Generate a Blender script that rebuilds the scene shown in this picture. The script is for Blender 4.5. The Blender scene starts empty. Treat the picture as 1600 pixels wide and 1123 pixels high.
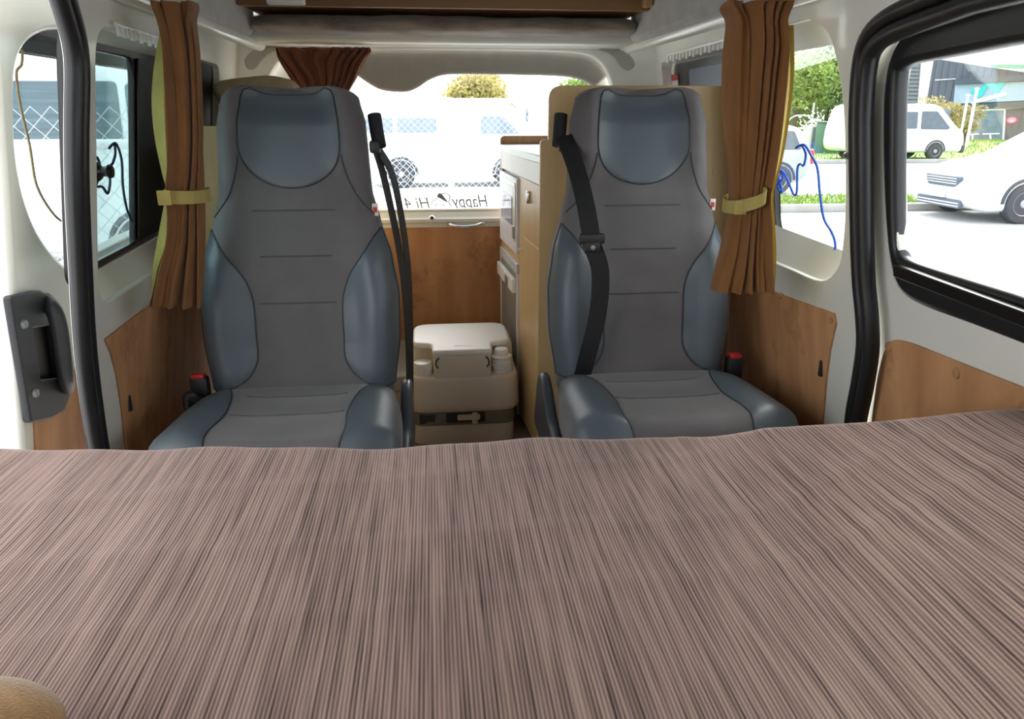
import bpy, bmesh, math, random
from mathutils import Vector, Matrix, noise
random.seed(7)
PI = math.pi
scene = bpy.context.scene
COL = scene.collection

# ------------------------------------------------------------------ camera
W, H, F = 1600.0, 1123.0, 1150.0
CAM = Vector((0, 0, 1.14))
PITCH = math.radians(18.666)
YAW = math.radians(6.02)
cam_d = bpy.data.cameras.new('camera')
cam = bpy.data.objects.new('camera', cam_d)
COL.objects.link(cam)
cam.location = CAM
cam.rotation_euler = (PI / 2 - PITCH, 0, -YAW)
cam_d.sensor_fit = 'HORIZONTAL'
cam_d.sensor_width = 36
cam_d.lens = F / W * 36
cam_d.clip_start = 0.02
cam_d.clip_end = 500
scene.camera = cam

# ------------------------------------------------------------------ light: bright overcast sky
world = bpy.data.worlds.new('overcast_sky')
scene.world = world
world.use_nodes = True
wn = world.node_tree.nodes
bg = wn['Background']
bg.inputs['Color'].default_value = (0.96, 0.98, 1.0, 1)
bg.inputs['Strength'].default_value = 3.6
sun_d = bpy.data.lights.new('hazy_sun', 'SUN')
sun_d.energy = 8.0
sun_d.angle = math.radians(35)
sun_d.color = (1.0, 0.97, 0.92)
sun = bpy.data.objects.new('hazy_sun', sun_d)
COL.objects.link(sun)
sun.location = (6, 12, 12)
sun.rotation_euler = (math.radians(52), 0, math.radians(152))
vs = scene.view_settings
vs.view_transform = 'Standard'
vs.look = 'None'
vs.gamma = 1
vs.use_curve_mapping = False
vs.exposure = -0.1

# ------------------------------------------------------------------ measuring helpers
_r = Vector((math.cos(YAW), -math.sin(YAW), 0))
_w = Vector((math.sin(YAW) * math.cos(PITCH), math.cos(YAW) * math.cos(PITCH), -math.sin(PITCH)))
_d = _w.cross(_r)


def ray(px, py):
    return _r * ((px - W / 2) / F) + _d * ((py - H / 2) / F) + _w


def at(px, py, X=None, Y=None, Z=None):
    """a measured sight line met with a plane of the place"""
    v = ray(px, py)
    t = (X - CAM.x) / v.x if X is not None else (Y - CAM.y) / v.y if Y is not None else (Z - CAM.z) / v.z
    return CAM + v * t


LEAN = 0.15
XL0, XR0 = -0.69, 0.87


def XL(z, y=1.45): return XL0 + LEAN * (z - 0.8) - 0.05 * (y - 1.45)
FLARE = 0.05


def XR(z, y=1.4): return XR0 - LEAN * (z - 0.8) + FLARE * (y - 1.4)


def onL(px, py, off=0.0):
    v = ray(px, py)
    t = (XL0 - off + LEAN * (CAM.z - 0.8) + FLARE * 1.45) / (v.x - LEAN * v.z + FLARE * v.y)
    p = CAM + v * t
    return (p.y, p.z)


def onR(px, py, off=0.0):
    v = ray(px, py)
    t = (XR0 + off - LEAN * (CAM.z - 0.8) - FLARE * 1.4) / (v.x + LEAN * v.z - FLARE * v.y)
    p = CAM + v * t
    return (p.y, p.z)


def lin(c):
    c /= 255.0
    return c / 12.92 if c <= 0.04045 else ((c + 0.055) / 1.055) ** 2.4


def rgb(r, g, b): return (lin(r), lin(g), lin(b), 1)


# ------------------------------------------------------------------ materials
MATS = {}


def mat(name, col, rough=0.5, metal=0.0, var=0.0, vscale=8.0, stretch=(1, 1, 1), bump=0.0, bscale=200.0, sheen=0.0,
        emit=None, coat=0.0, spec=0.5, trans=0.0):
    m = bpy.data.materials.new(name)
    m.use_nodes = True
    nt = m.node_tree
    b = nt.nodes['Principled BSDF']
    b.inputs['Base Color'].default_value = col
    b.inputs['Roughness'].default_value = rough
    b.inputs['Metallic'].default_value = metal
    b.inputs['Specular IOR Level'].default_value = spec
    if sheen:
        b.inputs['Sheen Weight'].default_value = sheen
        b.inputs['Sheen Roughness'].default_value = 0.4
    if coat:
        b.inputs['Coat Weight'].default_value = coat
        b.inputs['Coat Roughness'].default_value = 0.08
    if emit:
        b.inputs['Emission Color'].default_value = emit[0]
        b.inputs['Emission Strength'].default_value = emit[1]
    tc = nt.nodes.new('ShaderNodeTexCoord')
    mp = nt.nodes.new('ShaderNodeMapping')
    mp.inputs['Scale'].default_value = stretch
    nt.links.new(tc.outputs['Object'], mp.inputs['Vector'])
    v = var if var else 0.04
    n = nt.nodes.new('ShaderNodeTexNoise')
    n.inputs['Scale'].default_value = vscale
    n.inputs['Detail'].default_value = 5
    nt.links.new(mp.outputs['Vector'], n.inputs['Vector'])
    cr = nt.nodes.new('ShaderNodeValToRGB')
    e = cr.color_ramp.elements
    e[0].position = 0.3
    e[1].position = 0.7
    e[0].color = tuple(x * (1 - v) for x in col[:3]) + (1,)
    e[1].color = tuple(min(1, x * (1 + v)) for x in col[:3]) + (1,)
    nt.links.new(n.outputs['Fac'], cr.inputs['Fac'])
    nt.links.new(cr.outputs['Color'], b.inputs['Base Color'])
    if bump:
        n2 = nt.nodes.new('ShaderNodeTexNoise')
        n2.inputs['Scale'].default_value = bscale
        n2.inputs['Detail'].default_value = 3
        nt.links.new(mp.outputs['Vector'], n2.inputs['Vector'])
        bp = nt.nodes.new('ShaderNodeBump')
        bp.inputs['Strength'].default_value = bump
        bp.inputs['Distance'].default_value = 0.002
        nt.links.new(n2.outputs['Fac'], bp.inputs['Height'])
        nt.links.new(bp.outputs['Normal'], b.inputs['Normal'])
    if trans:
        out = nt.nodes['Material Output']
        tr = nt.nodes.new('ShaderNodeBsdfTranslucent')
        nt.links.new(cr.outputs['Color'], tr.inputs['Color'])
        mx = nt.nodes.new('ShaderNodeMixShader')
        mx.inputs[0].default_value = trans
        nt.links.new(b.outputs[0], mx.inputs[1])
        nt.links.new(tr.outputs[0], mx.inputs[2])
        nt.links.new(mx.outputs[0], out.inputs['Surface'])
    MATS[name] = m
    return m


def glass_mat(name, tint=(1, 1, 1, 1), refl=0.5, rough=0.0):
    m = bpy.data.materials.new(name)
    m.use_nodes = True
    nt = m.node_tree
    nt.nodes.remove(nt.nodes['Principled BSDF'])
    out = nt.nodes['Material Output']
    tr = nt.nodes.new('ShaderNodeBsdfTransparent')
    tr.inputs['Color'].default_value = tint
    gl = nt.nodes.new('ShaderNodeBsdfGlossy')
    gl.inputs['Roughness'].default_value = rough
    fr = nt.nodes.new('ShaderNodeFresnel')
    fr.inputs['IOR'].default_value = 1.33
    mu = nt.nodes.new('ShaderNodeMath')
    mu.operation = 'MULTIPLY'
    mu.inputs[1].default_value = refl
    nt.links.new(fr.outputs[0], mu.inputs[0])
    mx = nt.nodes.new('ShaderNodeMixShader')
    nt.links.new(mu.outputs[0], mx.inputs[0])
    nt.links.new(tr.outputs[0], mx.inputs[1])
    nt.links.new(gl.outputs[0], mx.inputs[2])
    nt.links.new(mx.outputs[0], out.inputs['Surface'])
    MATS[name] = m
    return m


mat('paint', rgb(226, 226, 218), 0.28, var=0.03, vscale=3, coat=0.3)
mat('felt', rgb(176, 174, 170), 0.95, var=0.12, vscale=14, bump=0.6, bscale=500, sheen=0.3)
mat('fur', rgb(138, 126, 116), 0.95, var=0.45, vscale=9, stretch=(1, 2, 3), bump=0.9, bscale=300, sheen=0.5)
mat('rubber', rgb(26, 27, 30), 0.38, var=0.1, vscale=30)
mat('frame_black', rgb(14, 14, 16), 0.3, var=0.1)
mat('black_plastic', rgb(38, 40, 44), 0.45, var=0.08, bump=0.15, bscale=900)
mat('blind_black', rgb(16, 16, 18), 0.6, var=0.1)
mat('fabric', rgb(99, 96, 97), 0.85, var=0.1, vscale=10, bump=0.25, bscale=1400, sheen=0.25)
mat('leather', rgb(80, 90, 98), 0.42, var=0.05, vscale=8, bump=0.12, bscale=700, spec=0.6)
mat('seam', rgb(46, 52, 58), 0.6)
mat('seam_soft', rgb(74, 77, 81), 0.8)
mat('seat_plastic', rgb(58, 66, 74), 0.35, var=0.05)
mat('webbing', rgb(22, 23, 26), 0.7, var=0.15, vscale=60, bump=0.3, bscale=900)
mat('red_button', rgb(205, 45, 50), 0.4)
mat('tag_white', rgb(225, 215, 212), 0.7)
mat('tag_red', rgb(190, 60, 60), 0.7)
mat('curtain', rgb(132, 88, 46), 0.9, var=0.14, vscale=30, stretch=(1, 1, .3), bump=0.3, bscale=900, sheen=0.3, trans=0.16)
mat('curtain_dark', rgb(118, 68, 48), 0.9, var=0.12, vscale=30, stretch=(1, 1, .3), bump=0.3, bscale=900, sheen=0.2, trans=0.08)
mat('lining', rgb(204, 188, 116), 0.9, var=0.08, vscale=30, bump=0.2, bscale=900, trans=0.4)
mat('tan_cloth', rgb(178, 162, 128), 0.9, var=0.1, vscale=20, bump=0.2)
mat('white_plastic', rgb(236, 236, 234), 0.3, var=0.02)
mat('toilet_body', rgb(228, 221, 212), 0.35, var=0.03)
mat('toilet_lid', rgb(246, 248, 250), 0.3, var=0.02)
mat('toilet_grey', rgb(128, 126, 120), 0.45, var=0.05)
mat('toilet_dark', rgb(62, 62, 60), 0.5, var=0.05)
mat('chrome', rgb(205, 208, 212), 0.12, metal=1.0)
mat('steel', rgb(150, 152, 156), 0.35, metal=0.6)
mat('fridge', rgb(142, 142, 138), 0.4, metal=0.2, var=0.04)
mat('trim_grey', rgb(150, 146, 140), 0.75, var=0.05, vscale=20, bump=0.1)
mat('vent_grey', rgb(168, 168, 162), 0.6)
mat('floor_vinyl', rgb(168, 148, 122), 0.5, var=0.15, vscale=6)
mat('laminate', rgb(206, 176, 128), 0.38, var=0.07, vscale=5, stretch=(8, 8, .6))
mat('laminate_dark', rgb(176, 132, 92), 0.45, var=0.12, vscale=6, stretch=(10, 10, .5))
mat('edge_band', rgb(232, 224, 210), 0.4)
mat('worktop', rgb(204, 210, 214), 0.25, var=0.03)
mat('cabinet_white', rgb(206, 204, 198), 0.35, var=0.02)
mat('oven_white', rgb(226, 226, 232), 0.3)
mat('oven_glass', rgb(150, 152, 176), 0.12, var=0.05)
mat('shelf_wood', rgb(128, 92, 54), 0.55, var=0.15, vscale=4, stretch=(.6, 6, 6))
mat('blind_blue', rgb(120, 128, 146), 0.45, var=0.12, vscale=3)
mat('sticker_red', rgb(205, 70, 66), 0.5)
mat('sticker_white', rgb(225, 215, 215), 0.5)
mat('decal_grey', rgb(126, 126, 124), 0.6)
mat('rope_blue', rgb(40, 92, 205), 0.7, var=0.2, vscale=120)
mat('rope_dark', rgb(34, 48, 74), 0.7, var=0.2, vscale=120)
mat('rope_tan', rgb(150, 134, 98), 0.8, var=0.2, vscale=120)
mat('mustard_velvet', rgb(150, 110, 48), 0.9, var=0.2, vscale=40, bump=0.8, bscale=420, sheen=0.6)
# outdoors; cladding, leaf, grass, tyre and glass colours lightened to stand in for glare
mat('asphalt', rgb(196, 196, 196), 0.9, var=0.08, vscale=0.6, bump=0.3, bscale=60)
mat('kerb', rgb(168, 168, 164), 0.9, var=0.1, vscale=3)
mat('grass', rgb(138, 164, 84), 0.9, var=0.35, vscale=3, bump=0.8, bscale=60)
mat('galv', rgb(190, 196, 200), 0.5, metal=0.3)
mat('car_white', rgb(232, 234, 236), 0.25, coat=0.5)
mat('car_silver', rgb(190, 194, 200), 0.3, coat=0.5)
mat('car_glass', rgb(92, 104, 116), 0.1, var=0.1)
mat('camper_glass', rgb(126, 142, 158), 0.2, var=0.2, vscale=2)
mat('louvre_glass', rgb(84, 106, 116), 0.25, var=0.25, vscale=3, stretch=(.3, .3, 8))
mat('tyre', rgb(70, 73, 80), 0.8, var=0.1)
mat('hub', rgb(176, 180, 186), 0.35, metal=0.5)
mat('grille', rgb(96, 108, 124), 0.4)
mat('bumper_dark', rgb(70, 76, 84), 0.6)
mat('lamp_red', rgb(200, 60, 70), 0.3)
mat('lamp_clear', rgb(216, 222, 228), 0.15)
mat('plate', rgb(226, 226, 226), 0.5)
mat('cladding', rgb(92, 99, 114), 0.7, var=0.12, vscale=2, stretch=(4, 4, .3))
mat('fascia', rgb(78, 88, 100), 0.7, var=0.08)
mat('sign_blue', rgb(158, 180, 206), 0.5, var=0.05)
mat('sign_teal', rgb(60, 196, 204), 0.5)
mat('sign_white', rgb(244, 244, 240), 0.5)
mat('neon', rgb(255, 80, 90), 0.4, emit=(rgb(255, 60, 80), 9.0))
mat('louvre_grey', rgb(112, 120, 132), 0.6)
mat('concrete', rgb(208, 206, 202), 0.85, var=0.05, vscale=2)
mat('green_box', rgb(62, 112, 92), 0.5, var=0.05)
mat('roof_green', rgb(112, 172, 146), 0.6)
mat('leaf_light', rgb(146, 168, 92), 0.7, var=0.5, vscale=0.9, trans=0.25)
mat('leaf_dark', rgb(88, 116, 78), 0.7, var=0.5, vscale=0.9, trans=0.2)
mat('leaf_dry', rgb(182, 168, 118), 0.7, var=0.4, vscale=0.9, trans=0.25)
mat('bark', rgb(96, 80, 62), 0.9, var=0.2)
glass_mat('glass_clear', (0.96, 0.98, 0.98, 1), 0.12)
glass_mat('glass_green', (0.80, 0.92, 0.92, 1), 0.25)


def ply_mat():
    m = mat('plywood', rgb(168, 112, 68), 0.6)
    nt = m.node_tree
    b = nt.nodes['Principled BSDF']
    tc = nt.nodes['Texture Coordinate']
    mp = nt.nodes.new('ShaderNodeMapping')
    mp.inputs['Scale'].default_value = (3, 3, 26)
    nt.links.new(tc.outputs['Object'], mp.inputs['Vector'])
    n1 = nt.nodes.new('ShaderNodeTexNoise')
    n1.inputs['Scale'].default_value = 2.2
    n1.inputs['Detail'].default_value = 6
    mp2 = nt.nodes.new('ShaderNodeMapping')
    mp2.inputs['Scale'].default_value = (6, 6, 1.3)
    nt.links.new(tc.outputs['Object'], mp2.inputs['Vector'])
    nt.links.new(mp2.outputs[0], n1.inputs['Vector'])
    r1 = nt.nodes.new('ShaderNodeValToRGB')
    e = r1.color_ramp.elements
    e[0].position, e[1].position = 0.25, 0.75
    e[0].color, e[1].color = rgb(168, 118, 78), rgb(210, 158, 112)
    nt.links.new(n1.outputs['Fac'], r1.inputs['Fac'])
    # old water marks: thin dark contour lines of a big soft noise
    n2 = nt.nodes.new('ShaderNodeTexNoise')
    n2.inputs['Scale'].default_value = 4.5
    n2.inputs['Detail'].default_value = 4
    n2.inputs['Roughness'].default_value = 0.72
    nt.links.new(tc.outputs['Object'], n2.inputs['Vector'])
    r2 = nt.nodes.new('ShaderNodeValToRGB')
    e = r2.color_ramp.elements
    e[0].position = 0.52
    e[0].color = (1, 1, 1, 1)
    e[1].position = 0.62
    e[1].color = (0.86, 0.84, 0.82, 1)
    k = r2.color_ramp.elements.new(0.585)
    k.color = (0.9, 0.88, 0.85, 1)
    k = r2.color_ramp.elements.new(0.60)
    k.color = (0.72, 0.67, 0.63, 1)
    nt.links.new(n2.outputs['Fac'], r2.inputs['Fac'])
    mx = nt.nodes.new('ShaderNodeMixRGB')
    mx.blend_type = 'MULTIPLY'
    mx.inputs[0].default_value = 1.0
    nt.links.new(r1.outputs[0], mx.inputs[1])
    nt.links.new(r2.outputs[0], mx.inputs[2])
    nt.links.new(mx.outputs[0], b.inputs['Base Color'])
ply_mat()


def rib_mat():
    m = bpy.data.materials.new('ribbed_chenille')
    m.use_nodes = True
    nt = m.node_tree
    L = nt.links.new
    b = nt.nodes['Principled BSDF']
    b.inputs['Roughness'].default_value = 0.9
    b.inputs['Specular IOR Level'].default_value = 0.2
    b.inputs['Sheen Weight'].default_value = 0.6
    b.inputs['Sheen Roughness'].default_value = 0.4
    b.inputs['Sheen Tint'].default_value = rgb(235, 215, 210)
    tc = nt.nodes.new('ShaderNodeTexCoord')
    # rib wave across X
    wv = nt.nodes.new('ShaderNodeTexWave')
    wv.wave_type = 'BANDS'
    wv.bands_direction = 'X'
    wv.inputs['Scale'].default_value = 2 * PI / (20 * 0.0047) # period 4.7 mm
    wv.inputs['Distortion'].default_value = 0.7
    wv.inputs['Detail'].default_value = 1.0
    wv.inputs['Detail Scale'].default_value = 0.25
    L(tc.outputs['Object'], wv.inputs['Vector'])
    # irregular dark threads: noise long in Y
    mp = nt.nodes.new('ShaderNodeMapping')
    mp.inputs['Scale'].default_value = (190, 5, 5)
    L(tc.outputs['Object'], mp.inputs['Vector'])
    n = nt.nodes.new('ShaderNodeTexNoise')
    n.inputs['Scale'].default_value = 1.0
    n.inputs['Detail'].default_value = 2
    L(mp.outputs[0], n.inputs['Vector'])
    # broad streaks
    mp3 = nt.nodes.new('ShaderNodeMapping')
    mp3.inputs['Scale'].default_value = (16, 1.0, 1)
    L(tc.outputs['Object'], mp3.inputs['Vector'])
    n3 = nt.nodes.new('ShaderNodeTexNoise')
    n3.inputs['Scale'].default_value = 1.0
    n3.inputs['Detail'].default_value = 3
    L(mp3.outputs[0], n3.inputs['Vector'])
    # knots along the rib
    mp4 = nt.nodes.new('ShaderNodeMapping')
    mp4.inputs['Scale'].default_value = (200, 330, 1)
    L(tc.outputs['Object'], mp4.inputs['Vector'])
    n4 = nt.nodes.new('ShaderNodeTexNoise')
    n4.inputs['Scale'].default_value = 1.0
    L(mp4.outputs[0], n4.inputs['Vector'])
    r = nt.nodes.new('ShaderNodeValToRGB')
    e = r.color_ramp.elements
    e[0].position, e[1].position = 0.05, 0.75
    e[0].color, e[1].color = rgb(52, 37, 34), rgb(166, 140, 129)
    ad = nt.nodes.new('ShaderNodeMath')
    ad.operation = 'MULTIPLY_ADD'
    L(wv.outputs['Fac'], ad.inputs[0])
    ad.inputs[1].default_value = 0.42
    s = nt.nodes.new('ShaderNodeMath')
    s.operation = 'MULTIPLY_ADD'
    L(n.outputs['Fac'], s.inputs[0])
    s.inputs[1].default_value = 1.15
    s.inputs[2].default_value = -0.30
    L(s.outputs[0], ad.inputs[2])
    L(ad.outputs[0], r.inputs['Fac'])
    r3 = nt.nodes.new('ShaderNodeValToRGB')
    e = r3.color_ramp.elements
    e[0].position, e[1].position = 0.3, 0.7
    e[0].color, e[1].color = (0.89, 0.87, 0.87, 1), (1.0, 1.0, 1.0, 1)
    L(n3.outputs['Fac'], r3.inputs['Fac'])
    mx = nt.nodes.new('ShaderNodeMixRGB')
    mx.blend_type = 'MULTIPLY'
    mx.inputs[0].default_value = 1.0
    L(r.outputs[0], mx.inputs[1])
    L(r3.outputs[0], mx.inputs[2])
    L(mx.outputs[0], b.inputs['Base Color'])
    h = nt.nodes.new('ShaderNodeMath')
    h.operation = 'MULTIPLY_ADD'
    L(n4.outputs['Fac'], h.inputs[0])
    h.inputs[1].default_value = 0.5
    L(ad.outputs[0], h.inputs[2])
    bp = nt.nodes.new('ShaderNodeBump')
    bp.inputs['Strength'].default_value = 0.6
    bp.inputs['Distance'].default_value = 0.0012
    L(h.outputs[0], bp.inputs['Height'])
    L(bp.outputs['Normal'], b.inputs['Normal'])
    MATS['ribbed_chenille'] = m
rib_mat()

# ------------------------------------------------------------------ object helpers
OFF = {}


def thing(name, loc, label=None, cat=None, group=None, kind=None):
    o = bpy.data.objects.new(name, None)
    COL.objects.link(o)
    o.empty_display_size = 0.05
    o.location = loc
    OFF[o] = Vector(loc)
    tag(o, label, cat, group, kind)
    return o


def tag(o, label=None, cat=None, group=None, kind=None):
    if label: o['label'] = label
    if cat: o['category'] = cat
    if group: o['group'] = group
    if kind: o['kind'] = kind
    return o


def finish(name, me, material, parent=None, smooth=True, angle=40):
    """link a mesh given in world coordinates; origin at its base or its parent's origin"""
    me.name = name
    if material: 
        me.materials.clear()
        me.materials.append(MATS[material])
    bm = bmesh.new()
    bm.from_mesh(me)
    bmesh.ops.recalc_face_normals(bm, faces=bm.faces)
    bm.to_mesh(me)
    bm.free()
    o = bpy.data.objects.new(name, me)
    COL.objects.link(o)
    if parent:
        o.parent = parent
        off = OFF[parent]
        OFF[o] = off
        me.transform(Matrix.Translation(-off))
    else:
        vs_ = [v.co for v in me.vertices]
        c = Vector(((min(v.x for v in vs_) + max(v.x for v in vs_)) / 2, (min(v.y for v in vs_) + max(v.y for v in vs_)) / 2, min(v.z for v in vs_)))
        me.transform(Matrix.Translation(-c))
        o.location = c
        OFF[o] = c
    if smooth:
        me.polygons.foreach_set('use_smooth', [True] * len(me.polygons))
        me.set_sharp_from_angle(angle=math.radians(angle))
    me.update()
    return o


class MB:
    def __init__(s): s.v, s.f = [], []

    def add(s, verts, faces):
        n = len(s.v)
        s.v += [Vector(p) for p in verts]
        s.f += [tuple(i + n for i in f) for f in faces]
        return s

    def box(s, x0, x1, y0, y1, z0, z1, r=0.0, seg=2):
        bm = bmesh.new()
        bmesh.ops.create_cube(bm, size=1)
        for v in bm.verts:
            v.co = Vector(((x0 + x1) / 2 + v.co.x * (x1 - x0), (y0 + y1) / 2 + v.co.y * (y1 - y0), (z0 + z1) / 2 + v.co.z * (z1 - z0)))
        if r > 0:
            bmesh.ops.bevel(bm, geom=bm.edges[:], offset=r, segments=seg, profile=0.5, affect='EDGES')
        bm.verts.index_update()
        s.add([v.co for v in bm.verts], [[v.index for v in f.verts] for f in bm.faces])
        bm.free()
        return s

    def tube(s, pts, r, n=8, closed=False, rad=None, flat=1.0, up=None):
        pts = [Vector(p) for p in pts]
        m = len(pts)
        rings = []
        prev = None
        for i, p in enumerate(pts):
            a = pts[(i - 1) % m] if closed or i > 0 else p
            b = pts[(i + 1) % m] if closed or i < m - 1 else p
            t = (b - a).normalized()
            u = up if up else (prev if prev else (Vector((0, 0, 1)) if abs(t.z) < 0.9 else Vector((1, 0, 0))))
            u = (u - t * u.dot(t)).normalized()
            prev = u
            v = t.cross(u)
            rr = rad[i] if rad else r
            rings.append([p + (u * math.cos(2 * PI * k / n) * flat + v * math.sin(2 * PI * k / n)) * rr for k in range(n)])
        s.loft(rings, cap=not closed, wrap=closed)
        return s

    def loft(s, rings, cap=True, wrap=False):
        n = len(rings[0])
        vs_ = [p for r in rings for p in r]
        fs = []
        m = len(rings)
        for i in range(m if wrap else m - 1):
            j = (i + 1) % m
            for k in range(n):
                l = (k + 1) % n
                fs.append((i * n + k, i * n + l, j * n + l, j * n + k))
        if cap and not wrap:
            fs.append(tuple(reversed(range(n))))
            fs.append(tuple((m - 1) * n + k for k in range(n)))
        return s.add(vs_, fs)

    def grid(s, fn, nu, nv):
        vs_ = [fn(i / nu, j / nv) for j in range(nv + 1) for i in range(nu + 1)]
        fs = [(j * (nu + 1) + i, j * (nu + 1) + i + 1, (j + 1) * (nu + 1) + i + 1, (j + 1) * (nu + 1) + i) for j in range(nv) for i in range(nu)]
        return s.add(vs_, fs)

    def lathe(s, prof, c, axis='Z', n=24):
        """prof: (radius, height) list"""
        c = Vector(c)
        rings = []
        for r, h in prof:
            ring = []
            for k in range(n):
                a = 2 * PI * k / n
                if axis == 'Z': q = Vector((r * math.cos(a), r * math.sin(a), h))
                elif axis == 'Y': q = Vector((r * math.cos(a), h, r * math.sin(a)))
                else: q = Vector((h, r * math.cos(a), r * math.sin(a)))
                ring.append(c + q)
            rings.append(ring)
        return s.loft(rings)

    def strap(s, pts, width, thick, side):
        """flat band; side(i) or vector = width direction"""
        pts = [Vector(p) for p in pts]
        rings = []
        for i, p in enumerate(pts):
            a, b = pts[max(0, i - 1)], pts[min(len(pts) - 1, i + 1)]
            t = (b - a).normalized()
            sd = side(i) if callable(side) else Vector(side)
            sd = (sd - t * sd.dot(t)).normalized()
            nn = t.cross(sd)
            rings.append([p + sd * width / 2 + nn * thick / 2, p - sd * width / 2 + nn * thick / 2, p - sd * width / 2 - nn * thick / 2, p + sd * width / 2 - nn * thick / 2])
        return s.loft(rings)

    def build(s, name, material, parent=None, smooth=True, angle=40):
        me = bpy.data.meshes.new(name)
        me.from_pydata([tuple(p) for p in s.v], [], s.f)
        return finish(name, me, material, parent, smooth, angle)


def fillet(pts, r, seg=6):
    """round the corners of a closed polygon; r number or list"""
    out = []
    n = len(pts)
    for i in range(n):
        p = Vector((pts[i][0], pts[i][1]))
        a = Vector((pts[i - 1][0], pts[i - 1][1]))
        b = Vector((pts[(i + 1) % n][0], pts[(i + 1) % n][1]))
        rr = r[i] if isinstance(r, (list, tuple)) else r
        da, db = (a - p), (b - p)
        rr = min(rr, da.length * 0.49, db.length * 0.49)
        if rr <= 1e-5:
            out.append((p.x, p.y))
            continue
        p0 = p + da.normalized() * rr
        p1 = p + db.normalized() * rr
        for k in range(seg + 1):
            t = k / seg
            q = p0 * (1 - t) ** 2 + p * 2 * t * (1 - t) + p1 * t * t
            out.append((q.x, q.y))
    return out


def catmull(pts, n=6, closed=False):
    P = [Vector(p) for p in pts]
    m = len(P)
    out = []
    for i in range(m if closed else m - 1):
        p0 = P[(i - 1) % m] if closed or i > 0 else P[i]
        p1 = P[i]
        p2 = P[(i + 1) % m]
        p3 = P[(i + 2) % m] if closed or i + 2 < m else P[(i + 1) % m]
        for k in range(n):
            t = k / n
            out.append(0.5 * ((2 * p1) + (p2 - p0) * t + (2 * p0 - 5 * p1 + 4 * p2 - p3) * t * t + (3 * p1 - p0 - 3 * p2 + p3) * t ** 3))
    if not closed: out.append(P[-1])
    return out


def resample(loop, n):
    """closed 2D loop -> n evenly spaced points, starting at the top right extreme, counter clockwise"""
    L = [Vector((p[0], p[1])) for p in loop]
    area = sum(L[i - 1].x * L[i].y - L[i].x * L[i - 1].y for i in range(len(L)))
    if area < 0: L.reverse()
    c = sum(L, Vector((0, 0))) / len(L)
    s = max(range(len(L)), key=lambda i: (L[i] - c).normalized().dot(Vector((0.7, 0.7))))
    L = L[s:] + L[:s]
    seg = [(L[(i + 1) % len(L)] - L[i]).length for i in range(len(L))]
    tot = sum(seg)
    out = []
    i, acc = 0, 0.0
    for k in range(n):
        d = tot * k / n
        while acc + seg[i] < d:
            acc += seg[i]
            i += 1
        t = (d - acc) / max(seg[i], 1e-9)
        out.append(L[i].lerp(L[(i + 1) % len(L)], t))
    return out


def plate_mesh(loops, thick, bevel=0.0, res=2, keep=False):
    cu = bpy.data.curves.new('tmp', 'CURVE')
    cu.dimensions = '2D'
    cu.fill_mode = 'BOTH'
    cu.extrude = max(thick / 2 - bevel, 0.0)
    cu.bevel_depth = bevel
    cu.bevel_resolution = res
    if keep: cu.offset = -bevel
    for lp in loops:
        sp = cu.splines.new('POLY')
        sp.points.add(len(lp) - 1)
        for i, p in enumerate(lp): sp.points[i].co = (p[0], p[1], 0, 1)
        sp.use_cyclic_u = True
    o = bpy.data.objects.new('tmp', cu)
    COL.objects.link(o)
    dg = bpy.context.evaluated_depsgraph_get()
    me = bpy.data.meshes.new_from_object(o.evaluated_get(dg))
    bpy.data.objects.remove(o)
    bpy.data.curves.remove(cu)
    return me


def plate(name, loops, thick, mapping, material, parent=None, bevel=0.0, smooth=True):
    """a flat panel with holes; mapping turns (u, v, w) into a place; w = 0 is its middle"""
    me = plate_mesh(loops, thick, bevel)
    for v in me.vertices: v.co = mapping(v.co.x, v.co.y, v.co.z)
    return finish(name, me, material, parent, smooth)


def mapL(off=0.0): return lambda u, v, w: Vector((XL(v, u) - off + w, u, v))
def mapR(off=0.0): return lambda u, v, w: Vector((XR(v, u) + off + w, u, v))
def mapY(y0): return lambda u, v, w: Vector((u, y0 + w, v))
def mapX(x0): return lambda u, v, w: Vector((x0 + w, u, v))
def mapZ(z0): return lambda u, v, w: Vector((u, v, z0 + w))


def ring_loft(name, loops3, material, parent=None, n=72):
    """joins closed outlines [(loop2d, mapping, w)] into a band"""
    rings = []
    for lp, mp, w in loops3:
        rings.append([mp(p.x, p.y, w) for p in resample(lp, n)])
    return MB().loft(rings, cap=False).build(name, material, parent)


def rect(u0, u1, v0, v1, r=0.0, seg=6): return fillet([(u0, v0), (u1, v0), (u1, v1), (u0, v1)], r, seg)


def inset(loop, d):
    """shrink a closed loop towards its inside"""
    L = [Vector((p[0], p[1])) for p in loop]
    n = len(L)
    area = sum(L[i - 1].x * L[i].y - L[i].x * L[i - 1].y for i in range(n))
    sg = 1 if area > 0 else -1
    out = []
    for i in range(n):
        t = (L[(i + 1) % n] - L[i - 1])
        if t.length < 1e-9: continue
        t.normalize()
        nn = Vector((-t.y, t.x)) * sg
        q = L[i] + nn * d
        out.append((q.x, q.y))
    return out



# ================================================================== THE VAN BODY (setting)
def struct(o):
    o['kind'] = 'structure'
    return o


MB_ = MB
struct(MB().box(-0.86, 1.04, -1.6, 3.06, -0.06, 0.004).build('floor', 'floor_vinyl'))
struct(MB().box(-0.78, 0.95, -1.6, 3.08, 1.80, 1.86).build('ceiling', 'felt'))

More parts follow.
